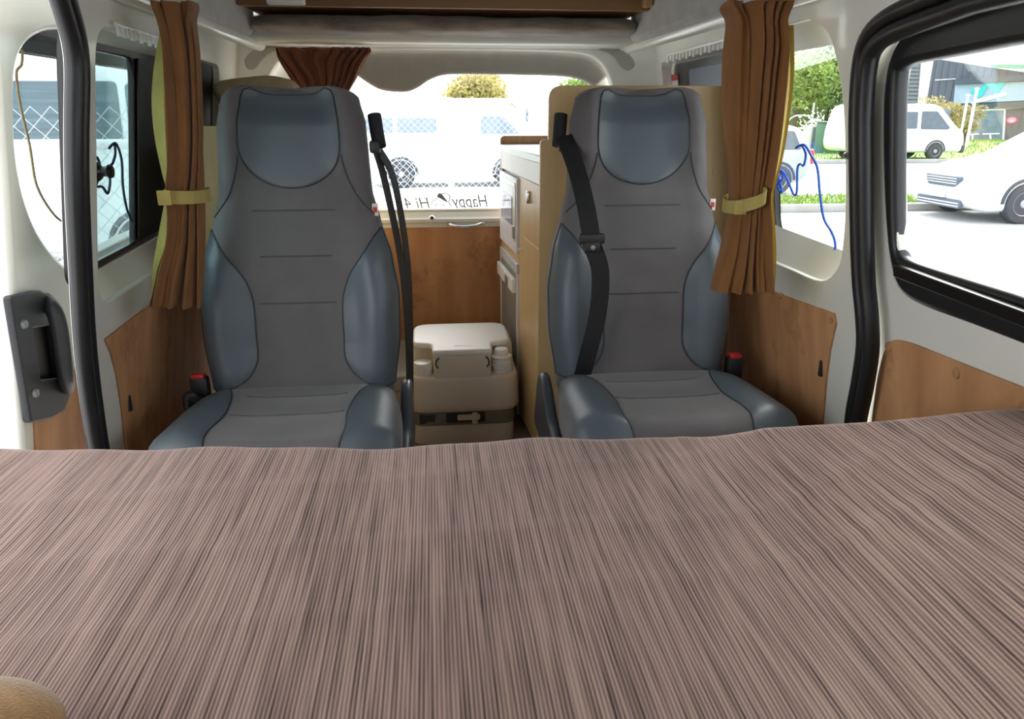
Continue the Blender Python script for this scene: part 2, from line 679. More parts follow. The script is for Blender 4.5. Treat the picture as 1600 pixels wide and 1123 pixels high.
# --- left body side: pillar, quarter window opening, rear side window
sealL_px = [(170, 790), (158, 730), (150, 690), (137, 600), (129, 520), (124, 430), (118, 300), (117, 200), (118, 110), (113, 62), (102, 22)]
sealL = [onL(*p) for p in sealL_px]
topL = sealL[-1]
sealL_path = [(p.x, p.y) for p in catmull([Vector((p[0], p[1], 0)) for p in sealL], 5)]
arcL = fillet([sealL_path[-1], (topL[0] - 0.06, 1.375), (0.25, 1.375)], [0, 0.06, 0])[1:]
sealL_full = sealL_path + arcL
sheetL = sealL_full + [(-0.3, 1.375), (-0.3, 1.46), (3.0, 1.46), (3.0, 0.0), (sealL_path[0][0], 0.0)]
holeL1 = fillet([(1.575, 0.745), (2.27, 0.735), (2.27, 1.285), (1.59, 1.30)], 0.075)
yL2 = onL(343, 130)[0]
holeL2 = rect(2.32, max(yL2, 2.42), 0.80, 1.285, 0.05)
wall_left = struct(plate('wall_left', [sheetL, holeL1, holeL2], 0.02, mapL(0.01), 'paint', bevel=0.004))
frL1 = fillet([(1.605, 0.80), (2.255, 0.80), (2.255, 1.275), (1.605, 1.275)], 0.03)
ring_loft('window_reveal', [(holeL1, mapL(0.0), 0), (holeL1, mapL(0.012), 0), (frL1, mapL(0.055), 0)], 'paint', wall_left)
ring_loft('window_reveal', [(holeL2, mapL(0.0), 0), (inset(holeL2, 0.006), mapL(0.02), 0)], 'paint', wall_left)
yLb = onL(209, 300, 0.06)[0]
glL1 = fillet([(1.615, 0.815), (yLb, 0.815), (yLb, 1.262), (1.615, 1.262)], [0.04, 0.01, 0.05, 0.04])
window_1 = struct(plate('window_1', [inset(frL1, -0.012), glL1], 0.016, mapL(0.064), 'frame_black', bevel=0.003))
plate('pane', [inset(glL1, -0.004)], 0.004, mapL(0.066), 'glass_green', window_1)
plate('blind', [rect(yLb + 0.004, 2.245, 0.82, 1.26, 0.01)], 0.004, mapL(0.05), 'blind_black', window_1)
window_2 = struct(plate('window_2', [inset(holeL2, -0.01)], 0.01, mapL(0.024), 'blind_black', bevel=0.003))
# plywood lining on the left body side
panL = [onL(*p, -0.008) for p in [(204, 720), (199, 690), (193, 630), (186, 585), (177, 550), (168, 530)]] + [onL(232, 480, -0.008), (2.2, 0.645), (2.9, 0.645), (2.9, 0.1), (onL(204, 720)[0], 0.1)]
plate('plywood_panel', [panL], 0.006, mapL(-0.004), 'plywood', wall_left, bevel=0.001)
# latch striker on the pillar
p = onL(197, 630)
MB().box(XL(p[1], p[0]) + 0.0, XL(p[1], p[0]) + 0.012, p[0] - 0.006, p[0] + 0.006, p[1] - 0.02, p[1] + 0.02, 0.002).build('striker', 'black_plastic', wall_left)
# front part of the left body side with the cab window
cabL = [(-1.6, 0.0), (0.25, 0.0), (0.25, 1.46), (-1.6, 1.46)]
struct(plate('wall_front_left', [cabL, rect(-1.2, -0.45, 0.85, 1.25, 0.08)], 0.02, lambda u, v, w: Vector((XL(v) - 0.02 + w, u, v)), 'paint'))

def seal(name, path, mp, r=0.015):
    m = MB()
    pts = [mp(p[0], p[1], 0) for p in path]
    # two parallel ribs of the rubber profile
    tang = []
    for i in range(len(path)):
        a, b = Vector(path[max(0, i - 1)]), Vector(path[min(len(path) - 1, i + 1)])
        t = (b - a).normalized()
        tang.append(Vector((-t.y, t.x)))
    for s_, rr in ((-0.016, r), (0.014, r * 1.1)):
        q = [mp(path[i][0] + tang[i].x * s_, path[i][1] + tang[i].y * s_, 0) for i in range(len(path))]
        m.tube(q, rr, 10, up=Vector((1, 0, 0)))
    return struct(m.build(name, 'rubber'))


seal('trim_1', sealL_full, mapL(-0.004))

# --- right body side
sealR_px = [(1330, 760), (1336, 690), (1341, 645), (1350, 600), (1358, 545), (1357, 495), (1352, 440), (1349, 360), (1348, 250), (1348, 180), (1352, 115), (1362, 72), (1386, 45), (1430, 24), (1480, 5), (1530, -14)]
sealR = [onR(*p) for p in sealR_px]
sealR_path = [(p.x, p.y) for p in catmull([Vector((p[0], p[1], 0)) for p in sealR], 4)]
topR = sealR_path[-1]
sealR_full = sealR_path + [(topR[0] - 0.2, topR[1] + 0.004), (0.0, topR[1] + 0.004)]
sheetR = sealR_full + [(-0.3, topR[1] + 0.004), (-0.3, 1.46), (3.0, 1.46), (3.0, 0.0), (sealR_path[0][0], 0.0)]
hr = [onR(*p) for p in [(1240, 425), (1283, 441), (1309, 420), (1318, 380), (1322, 300), (1319, 170), (1306, 85), (1290, 45), (1262, 27)]]
hr = [(p.x, p.y) for p in catmull([Vector((p[0], p[1], 0)) for p in hr], 4)]
holeR1 = hr + fillet([hr[-1], (2.05, hr[-1][1]), (2.05, hr[0][1] - 0.01), hr[0]], [0, .06, .06, 0])[1:-1]
yR2 = onR(1032, 110)[0]
holeR2 = fillet([(2.12, 0.85), (yR2, 0.85), (yR2, onR(1034, 97)[1]), (2.12, onR(1034, 97)[1])], 0.04)
wall_right = struct(plate('wall_right', [sheetR, holeR1, holeR2], 0.02, mapR(0.01), 'paint', bevel=0.004))
frR1 = fillet([(1.45, 0.835), (2.04, 0.835), (2.04, 1.275), (1.45, 1.275)], 0.03)
ring_loft('window_reveal', [(holeR1, mapR(0.0), 0), (holeR1, mapR(0.012), 0), (frR1, mapR(0.06), 0)], 'paint', wall_right)
ring_loft('window_reveal', [(holeR2, mapR(0.0), 0), (inset(holeR2, 0.008), mapR(0.04), 0)], 'paint', wall_right)
yRb, zRb = onR(1214, 364, 0.065)
zRt = onR(1300, 51, 0.065)[1]
zRbr = onR(1306, 405, 0.065)[1]
glR1 = fillet([(1.458, zRbr), (yRb, zRb), (yRb, zRt), (1.458, zRt)], [0.02, 0.05, 0.05, 0.02])
window_3 = struct(plate('window_3', [inset(frR1, -0.012), glR1], 0.016, mapR(0.07), 'frame_black', bevel=0.003))
plate('pane', [inset(glR1, -0.004)], 0.004, mapR(0.072), 'glass_clear', window_3)
window_4 = struct(plate('window_4', [inset(holeR2, -0.01)], 0.01, mapR(0.05), 'frame_black', bevel=0.003))
y0_, y1_ = 2.13, onR(1060, 100)[0]
plate('blind', [rect(y0_, y1_, 0.86, 1.275, 0.01)], 0.004, mapR(0.038), 'blind_blue', window_4)
a_, b_ = onR(1037, 131, 0.04), onR(1058, 116, 0.04)
plate('sticker', [rect(min(a_[0], b_[0]), max(a_[0], b_[0]), 1.17, b_[1])], 0.002, mapR(0.042), 'sticker_white', window_4)
plate('sticker_band', [rect(min(a_[0], b_[0]), max(a_[0], b_[0]), onR(1047, 127, 0.04)[1], b_[1])], 0.003, mapR(0.040), 'sticker_red', window_4)
panR = [onR(*p, -0.008) for p in [(1280, 690), (1284, 640), (1288, 590), (1294, 545), (1303, 505), (1300, 490)]] + [onR(1180, 447, -0.008), (2.3, 0.64), (2.3, 0.05), (onR(1280, 690)[0], 0.05)]
plate('plywood_panel', [panR], 0.006, mapR(-0.004), 'plywood', wall_right, bevel=0.001)
for q in [(1299, 500), (1220, 462)]:
    p = onR(*q, -0.008)
    MB().lathe([(0.0, -0.004), (0.007, -0.004), (0.008, 0.0)], (XR(p[1], p[0]) - 0.008, p[0], p[1]), 'X', 12).build('clip', 'laminate_dark', wall_right)
p = onR(1288, 575)
MB().box(XR(p[1], p[0]) - 0.012, XR(p[1], p[0]), p[0] - 0.006, p[0] + 0.006, p[1] - 0.02, p[1] + 0.02, 0.002).build('striker', 'black_plastic', wall_right)
p = onR(1325, 243)
MB().lathe([(0.0, -0.01), (0.005, -0.01), (0.008, 0.0), (0.008, 0.004)], (XR(p[1], p[0]), p[0], p[1]), 'X', 12).build('stud', 'steel', wall_right)
seal('trim_2', sealR_full, mapR(-0.004))
cabR = [(-1.6, 0.0), (-0.3, 0.0), (-0.3, 1.46), (-1.6, 1.46)]
struct(plate('wall_front_right', [cabR, rect(-1.3, -0.5, 0.85, 1.25, 0.08)], 0.02, mapR(0.02), 'paint'))

# --- right sliding door, closed
dR = 0.03
drs = [onR(*p, dR) for p in [(1345, 760), (1348, 690), (1352, 645), (1360, 600), (1368, 545), (1366, 495), (1362, 440), (1358, 360), (1356, 250), (1356, 180), (1360, 115), (1370, 80), (1392, 56), (1436, 34), (1486, 14), (1536, -4)]]
dr = drs + [(drs[-1][0] - 0.2, drs[-1][1]), (-0.28, drs[-1][1]), (-0.28, 0.0), (drs[0][0], 0.0)]
fo = [onR(*p, dR) for p in [(1600, 527), (1520, 497), (1445, 470), (1412, 450), (1399, 420), (1391, 360), (1387, 280), (1386, 180), (1390, 120), (1400, 82), (1420, 55), (1465, 34), (1530, 15), (1600, -6)]]
fo = [(p.x, p.y) for p in catmull([Vector((p[0], p[1], 0)) for p in fo], 4)]
zb_, zt_ = fo[0][1], fo[-1][1]
frame_out = fo + [(-0.15, zt_), (-0.15, zb_)]
door_2 = struct(plate('door_2', [dr, inset(frame_out, 0.012)], 0.03, mapR(dR + 0.015), 'paint', bevel=0.006))
gi = [onR(*p, dR + 0.02) for p in [(1600, 468), (1500, 437), (1432, 415), (1416, 402), (1410, 375), (1408, 300), (1409, 180), (1412, 115), (1420, 98), (1438, 88), (1500, 76), (1600, 56)]]
gi = [(p.x, p.y) for p in catmull([Vector((p[0], p[1], 0)) for p in gi], 4)]
glass_R = gi + [(-0.12, gi[-1][1]), (-0.12, gi[0][1])]
plate('window_rubber', [frame_out, glass_R], 0.034, mapR(dR + 0.012), 'rubber', door_2, bevel=0.012)
plate('pane', [inset(glass_R, -0.004)], 0.004, mapR(dR + 0.022), 'glass_clear', door_2)
# sliding sash rail below the pane
zr = onR(1500, 452, dR)[1]
m = MB()
ys = onR(1412, 425, dR)[0]
rail = rect(-0.12, ys, zr - 0.012, zr + 0.006, 0.003)
plate('sash_rail', [rail], 0.03, mapR(dR - 0.006), 'frame_black', door_2, bevel=0.003)
pp = [onR(*p, dR - 0.004) for p in [(1358, 720), (1364, 650), (1372, 590), (1382, 550), (1395, 530), (1420, 535), (1600, 607)]]
pan = fillet(pp + [(-0.1, pp[-1][1]), (-0.1, 0.05), (pp[0][0], 0.05)], [0, .02, .02, .02, .02, .03, 0, 0, 0, 0], 4)
plate('plywood_panel', [pan], 0.006, mapR(dR - 0.003), 'plywood', door_2, bevel=0.001)
for q in [(1389, 541), (1495, 582)]:
    p = onR(*q, dR - 0.006)
    MB().lathe([(0.0, -0.004), (0.009, -0.003), (0.011, 0.0)], (XR(p[1], p[0]) + dR - 0.006, p[0], p[1]), 'X', 14).build('clip', 'laminate_dark', door_2)

# --- left sliding door, slid back outside the body
dL = 0.15
yf = onL(30, 465, dL)[0]
door_out = fillet([(yf, -0.1), (2.75, -0.1), (2.75, 1.40), (yf - 0.02, 1.40)], [0.02, 0.1, 0.15, 0.12])
wo = [onL(*p, dL) for p in [(104, 424), (80, 400), (58, 368), (42, 332), (30, 290), (22, 240), (19, 180), (20, 115), (28, 80), (46, 54), (72, 40), (100, 38)]]
wo = [(p.x, p.y) for p in catmull([Vector((p[0], p[1], 0)) for p in wo], 4)]
win_out = wo + [(2.6, wo[-1][1]), (2.6, wo[0][1])]
door_1 = struct(plate('door_1', [door_out, win_out], 0.05, mapL(dL + 0.025), 'paint', bevel=0.012))
g0 = onL(60, 86, dL + 0.03)[1]
g1 = onL(175, 383, dL + 0.03)[1]
yg = min(p[0] for p in win_out)
inner = fillet([(yg + 0.0, g1 + 0.09), (yg + 0.14, g1), (2.5, g1), (2.5, g0), (yg + 0.006, g0)], [0.1, 0.06, 0.04, 0.04, 0.03])
plate('window_rubber', [inset(win_out, -0.012), inner], 0.03, mapL(dL + 0.035), 'frame_black', door_1, bevel=0.006)
plate('pane', [inset(inner, -0.004)], 0.004, mapL(dL + 0.04), 'glass_clear', door_1)
plate('sash_rail', [rect(yg + 0.05, 2.5, g0 + 0.028, g0 + 0.036)], 0.012, mapL(dL + 0.014), 'chrome', door_1)
plate('sash_rail', [rect(yg + 0.2, 2.5, g1 - 0.02, g1 + 0.004)], 0.014, mapL(dL + 0.014), 'steel', door_1)
pl = [onL(*p, dL - 0.004) for p in [(70, 720), (62, 660), (110, 640)]]
plate('plywood_panel', [[(yf + 0.03, 0.0), (yf + 0.03, 0.53), (2.6, 0.53), (2.6, 0.0)]], 0.006, mapL(dL - 0.003), 'plywood', door_1, bevel=0.001)
# inside handle: base plate, grip and two screws
hp = [onL(*p, dL - 0.02) for p in [(53, 657), (85, 650), (103, 640), (113, 612), (106, 585), (98, 500), (90, 470), (66, 456), (22, 465)]]
hb = [onL(*p, dL - 0.02) for p in [(53, 640), (44, 570), (33, 515)]]
base_o = hp
base = plate('door_handle', [fillet(hp, 0.006, 3), [onL(*p, dL - 0.02) for p in [(53, 510), (84, 505), (96, 592), (66, 596)]]], 0.018, mapL(dL - 0.008), 'black_plastic', door_1, bevel=0.004)
plate('handle_recess', [[onL(*p, dL - 0.006) for p in [(50, 505), (90, 500), (102, 598), (62, 602)]]], 0.003, mapL(dL - 0.0015), 'frame_black', base)
g = MB()
gp = []
for (x, y, o_) in [(70, 468, -0.015), (84, 485, -0.045), (92, 510, -0.055), (98, 550, -0.058), (103, 590, -0.05), (104, 606, -0.022)]:
    q = onL(x, y, dL + o_ + 0.01)
    gp.append(Vector((XL(q[1], q[0]) - (dL + o_ + 0.01), q[0], q[1])))
g.tube(catmull(gp, 4), 0.017, 12)
g.build('grip', 'black_plastic', base)
for q in [(38, 506), (56, 614)]:
    p = onL(*q, dL - 0.02)
    MB().lathe([(0.0, 0.004), (0.003, 0.006), (0.008, 0.006), (0.010, 0.0)], (XL(p[1], p[0]) - (dL - 0.018), p[0], p[1]), 'X', 14).build('screw', 'steel', base)

# --- roof edge linings in felt
struct(plate('trim_3', [fillet([(-1.5, 1.385), (2.78, 1.385), (2.78, 1.8), (-1.5, 1.8)], [0, 0.10, 0, 0])], 0.06, mapX(-0.606), 'felt', bevel=0.02))
struct(plate('trim_4', [fillet([(-1.5, 1.385), (2.78, 1.385), (2.78, 1.8), (-1.5, 1.8)], [0, 0.02, 0, 0])], 0.06, mapX(0.745), 'felt', bevel=0.02))
# painted ledges under the felt
for nm, x, s in (('trim_5', -0.60, 1), ('trim_6', 0.755, -1)):
    struct(MB().tube([(x, 0.3, 1.365), (x, 2.94, 1.365)], 0.022, 14).build(nm, 'paint'))

# --- rear wall with the tailgate opening
YW = 3.0
def onY(px, py, Y):
    p = at(px, py, Y=Y)
    return (p.x, p.z)
op = [onY(*p, YW) for p in [(407, 180), (413, 140), (422, 112), (438, 91), (470, 80), (530, 75), (700, 74), (860, 77), (915, 82), (938, 95), (951, 115), (959, 140), (965, 180)]]
op = [(p.x, p.y) for p in catmull([Vector((p[0], p[1], 0)) for p in op], 4)]
opening = [(-0.64, 0.06)] + op + [(0.75, 0.06)]
wall_rear = struct(plate('wall_rear', [[(-0.80, 0.0), (0.98, 0.0), (0.90, 1.82), (-0.72, 1.82)], opening], 0.05, mapY(YW), 'paint', bevel=0.01))
struct(MB().tube([Vector((p[0], YW - 0.012, p[1])) for p in opening], 0.0095, 8, closed=True).build('trim_7', 'rubber'))
# header beam
struct(MB().box(-0.62, 0.74, 2.80, 3.02, 1.362, 1.45, 0.022, 4).build('trim_8', 'paint'))
# leaf shaped grommet covers in the rear corners
for px in ([(386, 104), (384, 94), (392, 83), (408, 76), (426, 74), (434, 76), (420, 82), (408, 92), (399, 104), (392, 107)],
           [(990, 102), (988, 93), (980, 84), (965, 78), (950, 75), (938, 77), (950, 81), (962, 90), (972, 104), (982, 108)]):
    lp = [onY(*p, YW - 0.03) for p in px]
    lp = [(p.x, p.y) for p in catmull([Vector((p[0], p[1], 0)) for p in lp], 4, True)]
    plate('grommet_cover', [lp], 0.01, mapY(YW - 0.028), 'vent_grey', wall_rear, bevel=0.003)

# --- tailgate
YT = 3.06
hole_px = [(444, 330), (443, 200), (446, 140), (456, 118), (480, 108), (540, 108), (566, 118), (584, 130), (602, 137), (632, 139), (650, 133), (668, 121), (690, 113), (720, 111), (800, 112), (870, 114), (905, 119), (925, 130), (934, 160), (936, 240), (936, 330)]
hole = [onY(*p, YT) for p in hole_px]
hole_s = [(p.x, p.y) for p in catmull([Vector((p[0], p[1], 0)) for p in hole[1:-1]], 4)]
zgl = onY(690, 329, YT)[1]
whole = [(hole[0][0], zgl)] + hole_s + [(hole[-1][0], zgl)]
gate_out = fillet([(-0.68, 0.02), (0.79, 0.02), (0.72, 1.38), (-0.62, 1.38)], [0.05, 0.05, 0.16, 0.16])
door_3 = struct(plate('door_3', [gate_out, whole], 0.03, mapY(YT + 0.015), 'paint', bevel=0.006))
plate('pane', [inset(whole, -0.012)], 0.004, mapY(YT + 0.032), 'glass_clear', door_3)
# grey upper lining with the dipped lower edge
tp = [onY(*p, YT - 0.012) for p in [(560, 114), (584, 130), (602, 137), (632, 139), (650, 133), (668, 121), (690, 113), (720, 111), (800, 112), (870, 114), (905, 119), (928, 131)]]
tp = [(p.x, p.y) for p in catmull([Vector((p[0], p[1], 0)) for p in tp], 4)]
up_ = [onY(*p, YT - 0.012) for p in [(950, 112), (938, 98), (915, 86), (860, 81), (700, 79), (530, 79), (470, 84), (452, 92), (470, 104)]]
plate('upper_lining', [tp + up_], 0.03, mapY(YT - 0.006), 'trim_grey', door_3, bevel=0.011)
# ridge under the glass
zr0, zr1, zr2 = onY(690, 333, YT)[1], onY(690, 341, YT)[1], onY(690, 354, YT)[1]
prof = [(0.0, zr0 + 0.004), (-0.006, zr0), (-0.010, (zr0 + zr1) / 2), (-0.026, zr1), (-0.026, zr1 - 0.012), (-0.014, zr1 - 0.02), (-0.014, zr2), (0.0, zr2)]
MB().loft([[Vector((x, YT + q[0], q[1])) for q in prof] for x in (-0.62, 0.74)]).build('ridge', 'paint', door_3)
plate('plywood_panel', [rect(-0.60, 0.72, 0.21, zr2 + 0.002, 0.02)], 0.008, mapY(YT - 0.006), 'plywood', door_3, bevel=0.001)
for q in [(617, 362), (776, 360), (622, 526)]:
    p = onY(*q, YT - 0.012)
    MB().lathe([(0.0, -0.004), (0.010, -0.003), (0.012, 0.0)], (p[0], YT - 0.010, p[1]), 'Y', 14).build('clip', 'laminate_dark', door_3)
# chrome pull handle and lock knob
a, b = onY(698, 350, YT - 0.02), onY(757, 348, YT - 0.02)
hd = MB().box(a[0], a[0] + 0.022, YT - 0.034, YT - 0.012, a[1] - 0.009, a[1] + 0.009, 0.003)
hd.box(b[0] - 0.022, b[0], YT - 0.034, YT - 0.012, b[1] - 0.009, b[1] + 0.009, 0.003)
hd.tube(catmull([(a[0] + 0.012, YT - 0.03, a[1]), (a[0] + 0.04, YT - 0.05, a[1] - 0.006), ((a[0] + b[0]) / 2, YT - 0.055, (a[1] + b[1]) / 2 - 0.008), (b[0] - 0.04, YT - 0.05, b[1] - 0.006), (b[0] - 0.012, YT - 0.03, b[1])], 4), 0.006, 10)
hd.build('pull_handle', 'chrome', door_3)
p = onY(675, 342, YT - 0.03)
kn = MB().lathe([(0.014, 0.004), (0.014, -0.01), (0.010, -0.016), (0.0, -0.016)], (p[0], YT - 0.024, p[1]), 'Y', 16).build('lock_housing', 'white_plastic', door_3)
MB().lathe([(0.007, 0.0), (0.007, -0.006), (0.0, -0.007)], (p[0], YT - 0.036, p[1] + 0.006), 'Y', 12).build('lock_knob', 'black_plastic', kn)

# lettering on the back glass, read from outside
def text_mesh(txt, size, shear=0.25):
    cu = bpy.data.curves.new('tmp', 'FONT')
    cu.body = txt
    cu.size = size
    cu.shear = shear
    cu.extrude = 0.0004
    o = bpy.data.objects.new('tmp', cu)
    COL.objects.link(o)
    dg = bpy.context.evaluated_depsgraph_get()
    me = bpy.data.meshes.new_from_object(o.evaluated_get(dg))
    bpy.data.objects.remove(o)
    bpy.data.curves.remove(cu)
    return me


def put_text(name, txt, x_start, z0, height, width, Y, material, parent, mirror=True):
    me = text_mesh(txt, 1.0)
    xs = [v.co.x for v in me.vertices]
    hz = max(v.co.y for v in me.vertices)
    k = width / (max(xs) - min(xs))
    x0 = min(xs)
    for v in me.vertices:
        u = (v.co.x - x0) * k
        v.co = Vector((x_start - u if mirror else x_start + u, Y + v.co.z, z0 + v.co.y / hz * height))
    return finish(name, me, material, parent, smooth=False)


YG = YT + 0.028
h1, h0 = onY(762, 304, YG), onY(762, 323, YG)
e1 = onY(706, 323, YG)
put_text('lettering', 'Happy', h1[0], h0[1], h1[1] - h0[1], h1[0] - e1[0], YG, 'decal_grey', door_3)
k1, k0 = onY(671, 308, YG), onY(671, 325, YG)
k2 = onY(632, 325, YG)
put_text('lettering', 'Hi 4', k1[0], k0[1], k1[1] - k0[1], k1[0] - k2[0], YG, 'decal_grey', door_3)
cap = [onY(*p, YG) for p in [(684, 304), (686, 302), (690, 303), (695, 309), (700, 316), (693, 313), (686, 309), (683, 308)]]
plate('emblem', [[(q.x, q.y) for q in catmull([Vector((p[0], p[1], 0)) for p in cap], 3, True)]], 0.0012, mapY(YG), 'decal_grey', door_3)
for ln in ([(674, 320), (675, 315), (680, 312), (684, 309)], [(680, 324), (681, 320), (684, 318)], [(690, 303), (698, 302), (703, 308), (701, 316), (706, 322)], [(687, 318), (690, 321), (696, 320)], [(686, 314), (688, 313)], [(692, 315), (694, 314)]):
    MB().tube(catmull([Vector((onY(*p, YG)[0], YG, onY(*p, YG)[1])) for p in ln], 4), 0.0017, 5).build('emblem_line', 'decal_grey', door_3)

# front bulkhead under the windscreen and the roof above it (behind the photographer), closed in to cut frontal light
struct(MB().box(-0.80, 0.98, -1.64, -1.6, 0.0, 1.0).build('wall_front', 'black_plastic'))
struct(MB().box(-0.78, 0.95, -1.64, -1.6, 1.28, 1.86).build('trim_9', 'felt'))

# ================================================================== SEATS
def lerp_tab(tab, v):
    for i in range(len(tab) - 1):
        a, b = tab[i], tab[i + 1]
        if v <= b[0]:
            t = (v - a[0]) / (b[0] - a[0])
            t = max(0.0, min(1.0, t))
            t = t * t * (3 - 2 * t) * 0.5 + t * 0.5
            return a[1] + (b[1] - a[1]) * t
    return tab[-1][1]


def spow(x, p): return math.copysign(abs(x) ** p, x)


def make_seat(cx, cy, label, belt_side, sw=1.0):
    """belt_side: +1 the belt guide is on the right of the seat as seen, -1 on the left"""
    root = thing('passenger_seat', (cx, cy, 0.0), label, 'seat', 'passenger seats at the back of the van')
    ZB, ZT = 0.375, 1.160
    wtab = [(0.0, 0.245), (0.08, 0.258), (0.25, 0.277), (0.38, 0.278), (0.5, 0.262), (0.62, 0.232), (0.72, 0.211), (0.84, 0.206), (0.93, 0.202), (1.0, 0.186)]
    btab = [(0.0, 0.012), (0.15, 0.03), (0.35, 0.045), (0.5, 0.04), (0.62, 0.012), (0.72, 0.012), (0.85, 0.035), (1.0, 0.035)]
    dtab = [(0.0, 0.05), (0.1, 0.065), (0.4, 0.07), (0.7, 0.06), (0.93, 0.055), (1.0, 0.03)]

    def yc(v): return 0.02 + 0.158 * v + 0.035 * math.sin(v * PI) * 0.3

    def ring_pt(a, v, out=0.0):
        n = 3.6
        over = max(0.0, v - 1.0) / 0.05
        v = min(v, 1.0)
        c, s = math.cos(a), math.sin(a)
        w_, d_ = lerp_tab(wtab, v) * sw, lerp_tab(dtab, v)
        x = w_ * spow(c, 2 / n)
        y = -d_ * spow(s, 2 / n)
        u = x / w_
        if s > 0:
            g = math.exp(-((abs(u) - 0.80) / 0.22) ** 2)
            y -= lerp_tab(btab, v) * g * min(1, s * 1.6)
            # soft tufts between the cross seams of the middle panel
            if abs(u) < 0.6 and v < 0.72:
                y -= 0.006 * abs(math.sin((v - 0.03) * PI / 0.2)) * (1 - (abs(u) / 0.6) ** 4)
        z = ZB + (ZT - ZB) * v
        if v > 0.9:   # wings of the head part stand a little higher than its middle
            z += 0.026 * (min(v, 1) - 0.9) / 0.1 * math.exp(-((abs(u) - 0.8) / 0.25) ** 2)
        p = Vector((x, y + yc(v), z))
        if out:
            nx = spow(c, 2 - 2 / n) / w_
            ny = -spow(s, 2 - 2 / n) / d_
            nn = Vector((nx, ny, 0)).normalized()
            p += nn * out
        if over:
            q = 1 - 0.5 * over
            p = Vector((p.x * q, yc(1.0) + (p.y - yc(1.0)) * q, p.z + 0.018 * min(1, math.sqrt(2 * over)) + out))
        return Vector((cx, cy, 0)) + p

    rings = []
    N = 72
    vs_ = [i / 44 for i in range(45)]
    for v in vs_: rings.append([ring_pt(2 * PI * k / N, v) for k in range(N)])
    top = rings[-1]
    ct = sum(top, Vector()) / N
    for q, h in ((0.93, 0.010), (0.8, 0.016), (0.5, 0.018), (0.1, 0.018)):
        rings.append([ct + (p - ct) * q + Vector((0, 0, h)) if True else p for p in top])
    bot = rings[0]
    cb = sum(bot, Vector()) / N
    rings = [[cb + (p - cb) * 0.85 + Vector((0, 0, -0.02)) for p in bot]] + rings
    back = MB().loft(rings).build('backrest', 'fabric', root, angle=60)

    def front(u, v, out=0.0):
        n = 3.6
        u = max(-1, min(1, u))
        a = math.acos(spow(u, n / 2))
        return ring_pt(a, v, out)

    def patch(name, rows, nu=18, material='leather', parent=root, seam=True):
        """rows: list of (v, u_left, u_right)"""
        def fn(s, t):
            k = t * (len(rows) - 1)
            i = min(int(k), len(rows) - 2)
            f_ = k - i
            v = rows[i][0] + (rows[i + 1][0] - rows[i][0]) * f_
            ul = rows[i][1] + (rows[i + 1][1] - rows[i][1]) * f_
            ur = rows[i][2] + (rows[i + 1][2] - rows[i][2]) * f_
            e = min(s, 1 - s, t, 1 - t)
            return front(ul + (ur - ul) * s, v, 0.0015 + 0.004 * min(1, e * 8))
        o = MB().grid(fn, nu, 40).build(name, material, parent, angle=70)
        if seam:
            edge = [fn(0, t / 30) for t in range(30)] + [fn(s / 14, 1) for s in range(14)] + [fn(1, 1 - t / 30) for t in range(30)] + [fn(1 - s / 14, 0) for s in range(14)]
            MB().tube(edge, 0.0022, 6, closed=True).build('seam', 'seam', o)
        return o

    # head panel: straight top, rounded U below
    rows = []
    for i in range(33):
        k = i / 32
        t = k * k * 0.5 + k * 0.5 if k > 0 else 0.0
        t = t if k > 0.3 else (k / 0.3) ** 2 * 0.195
        v = 0.735 + (1.02 - 0.735) * t
        hw = 0.66 * math.sqrt(max(0.0, 1 - (1 - min(1, t / 0.55)) ** 2.4))
        rows.append((v, -max(hw, 0.02), max(hw, 0.02)))
    patch('head_panel', rows)
    for s in (-1, 1):
        rows = []
        for i in range(21):
            t = i / 20
            v = 0.085 + (0.60 - 0.085) * t
            # inner edge bulges towards the middle, closes at top and bottom
            e = math.sin(PI / 2 * min(1, (1 - t) / 0.48)) ** 0.9 * math.sqrt(max(0.0, 1 - (1 - min(1, 0.02 + t / 0.26)) ** 2))
            inner = 0.985 - 0.55 * e
            lo, hi = (inner, 0.992)
            rows.append((v, lo, hi) if s > 0 else (v, -hi, -lo))
        patch('side_bolster', rows)
    # cross seams of the middle panel
    for v, hw in ((0.665, 0.5), (0.52, 0.38), (0.37, 0.38)):
        MB().tube([front(-hw + 2 * hw * k / 20, v, 0.0005) for k in range(21)], 0.0017, 6).build('cross_seam', 'seam_soft', root)
    # wing seams, sweeping out below the head panel
    for s in (-1, 1):
        pts = [front(s * (0.67 + 0.30 * max(0, (0.84 - v) / 0.2) ** 1.6), v, 0.0008) for v in [0.84 - 0.2 * k / 14 for k in range(15)]]
        MB().tube(pts, 0.0018, 6).build('wing_seam', 'seam', root)

    # cushion
    def cush_pt(a, t, out=0.0):
        n = 4.5
        c, s = math.cos(a), math.sin(a)
        w_ = lerp_tab([(0, 0.235), (0.15, 0.262), (0.5, 0.285), (0.85, 0.292), (1.0, 0.27)], t) * sw
        y = 0.03 - 0.50 * t
        h_ = 0.065 * (1 if t < 0.85 else max(0.25, math.sqrt(max(0, 1 - ((t - 0.85) / 0.15) ** 2))))
        x = w_ * spow(c, 2 / n)
        u = x / w_
        z = h_ * spow(s, 2 / n)
        if s > 0:
            z += 0.024 * math.exp(-((abs(u) - 0.78) / 0.25) ** 2) * min(1, t * 3) * (1 if t < 0.8 else max(0, 1 - ((t - 0.8) / 0.2) ** 2))
            if abs(u) < 0.6: z += 0.005 * abs(math.sin(t * PI / 0.28)) * (1 - (abs(u) / 0.6) ** 4)
        return Vector((cx + x, cy + y, 0.378 + 0.030 * t + z + (out if s > 0 else 0)))

    rings = [[cush_pt(2 * PI * k / 64, t / 30) for k in range(64)] for t in range(31)]
    MB().loft(rings).build('seat_cushion', 'fabric', root, angle=60)

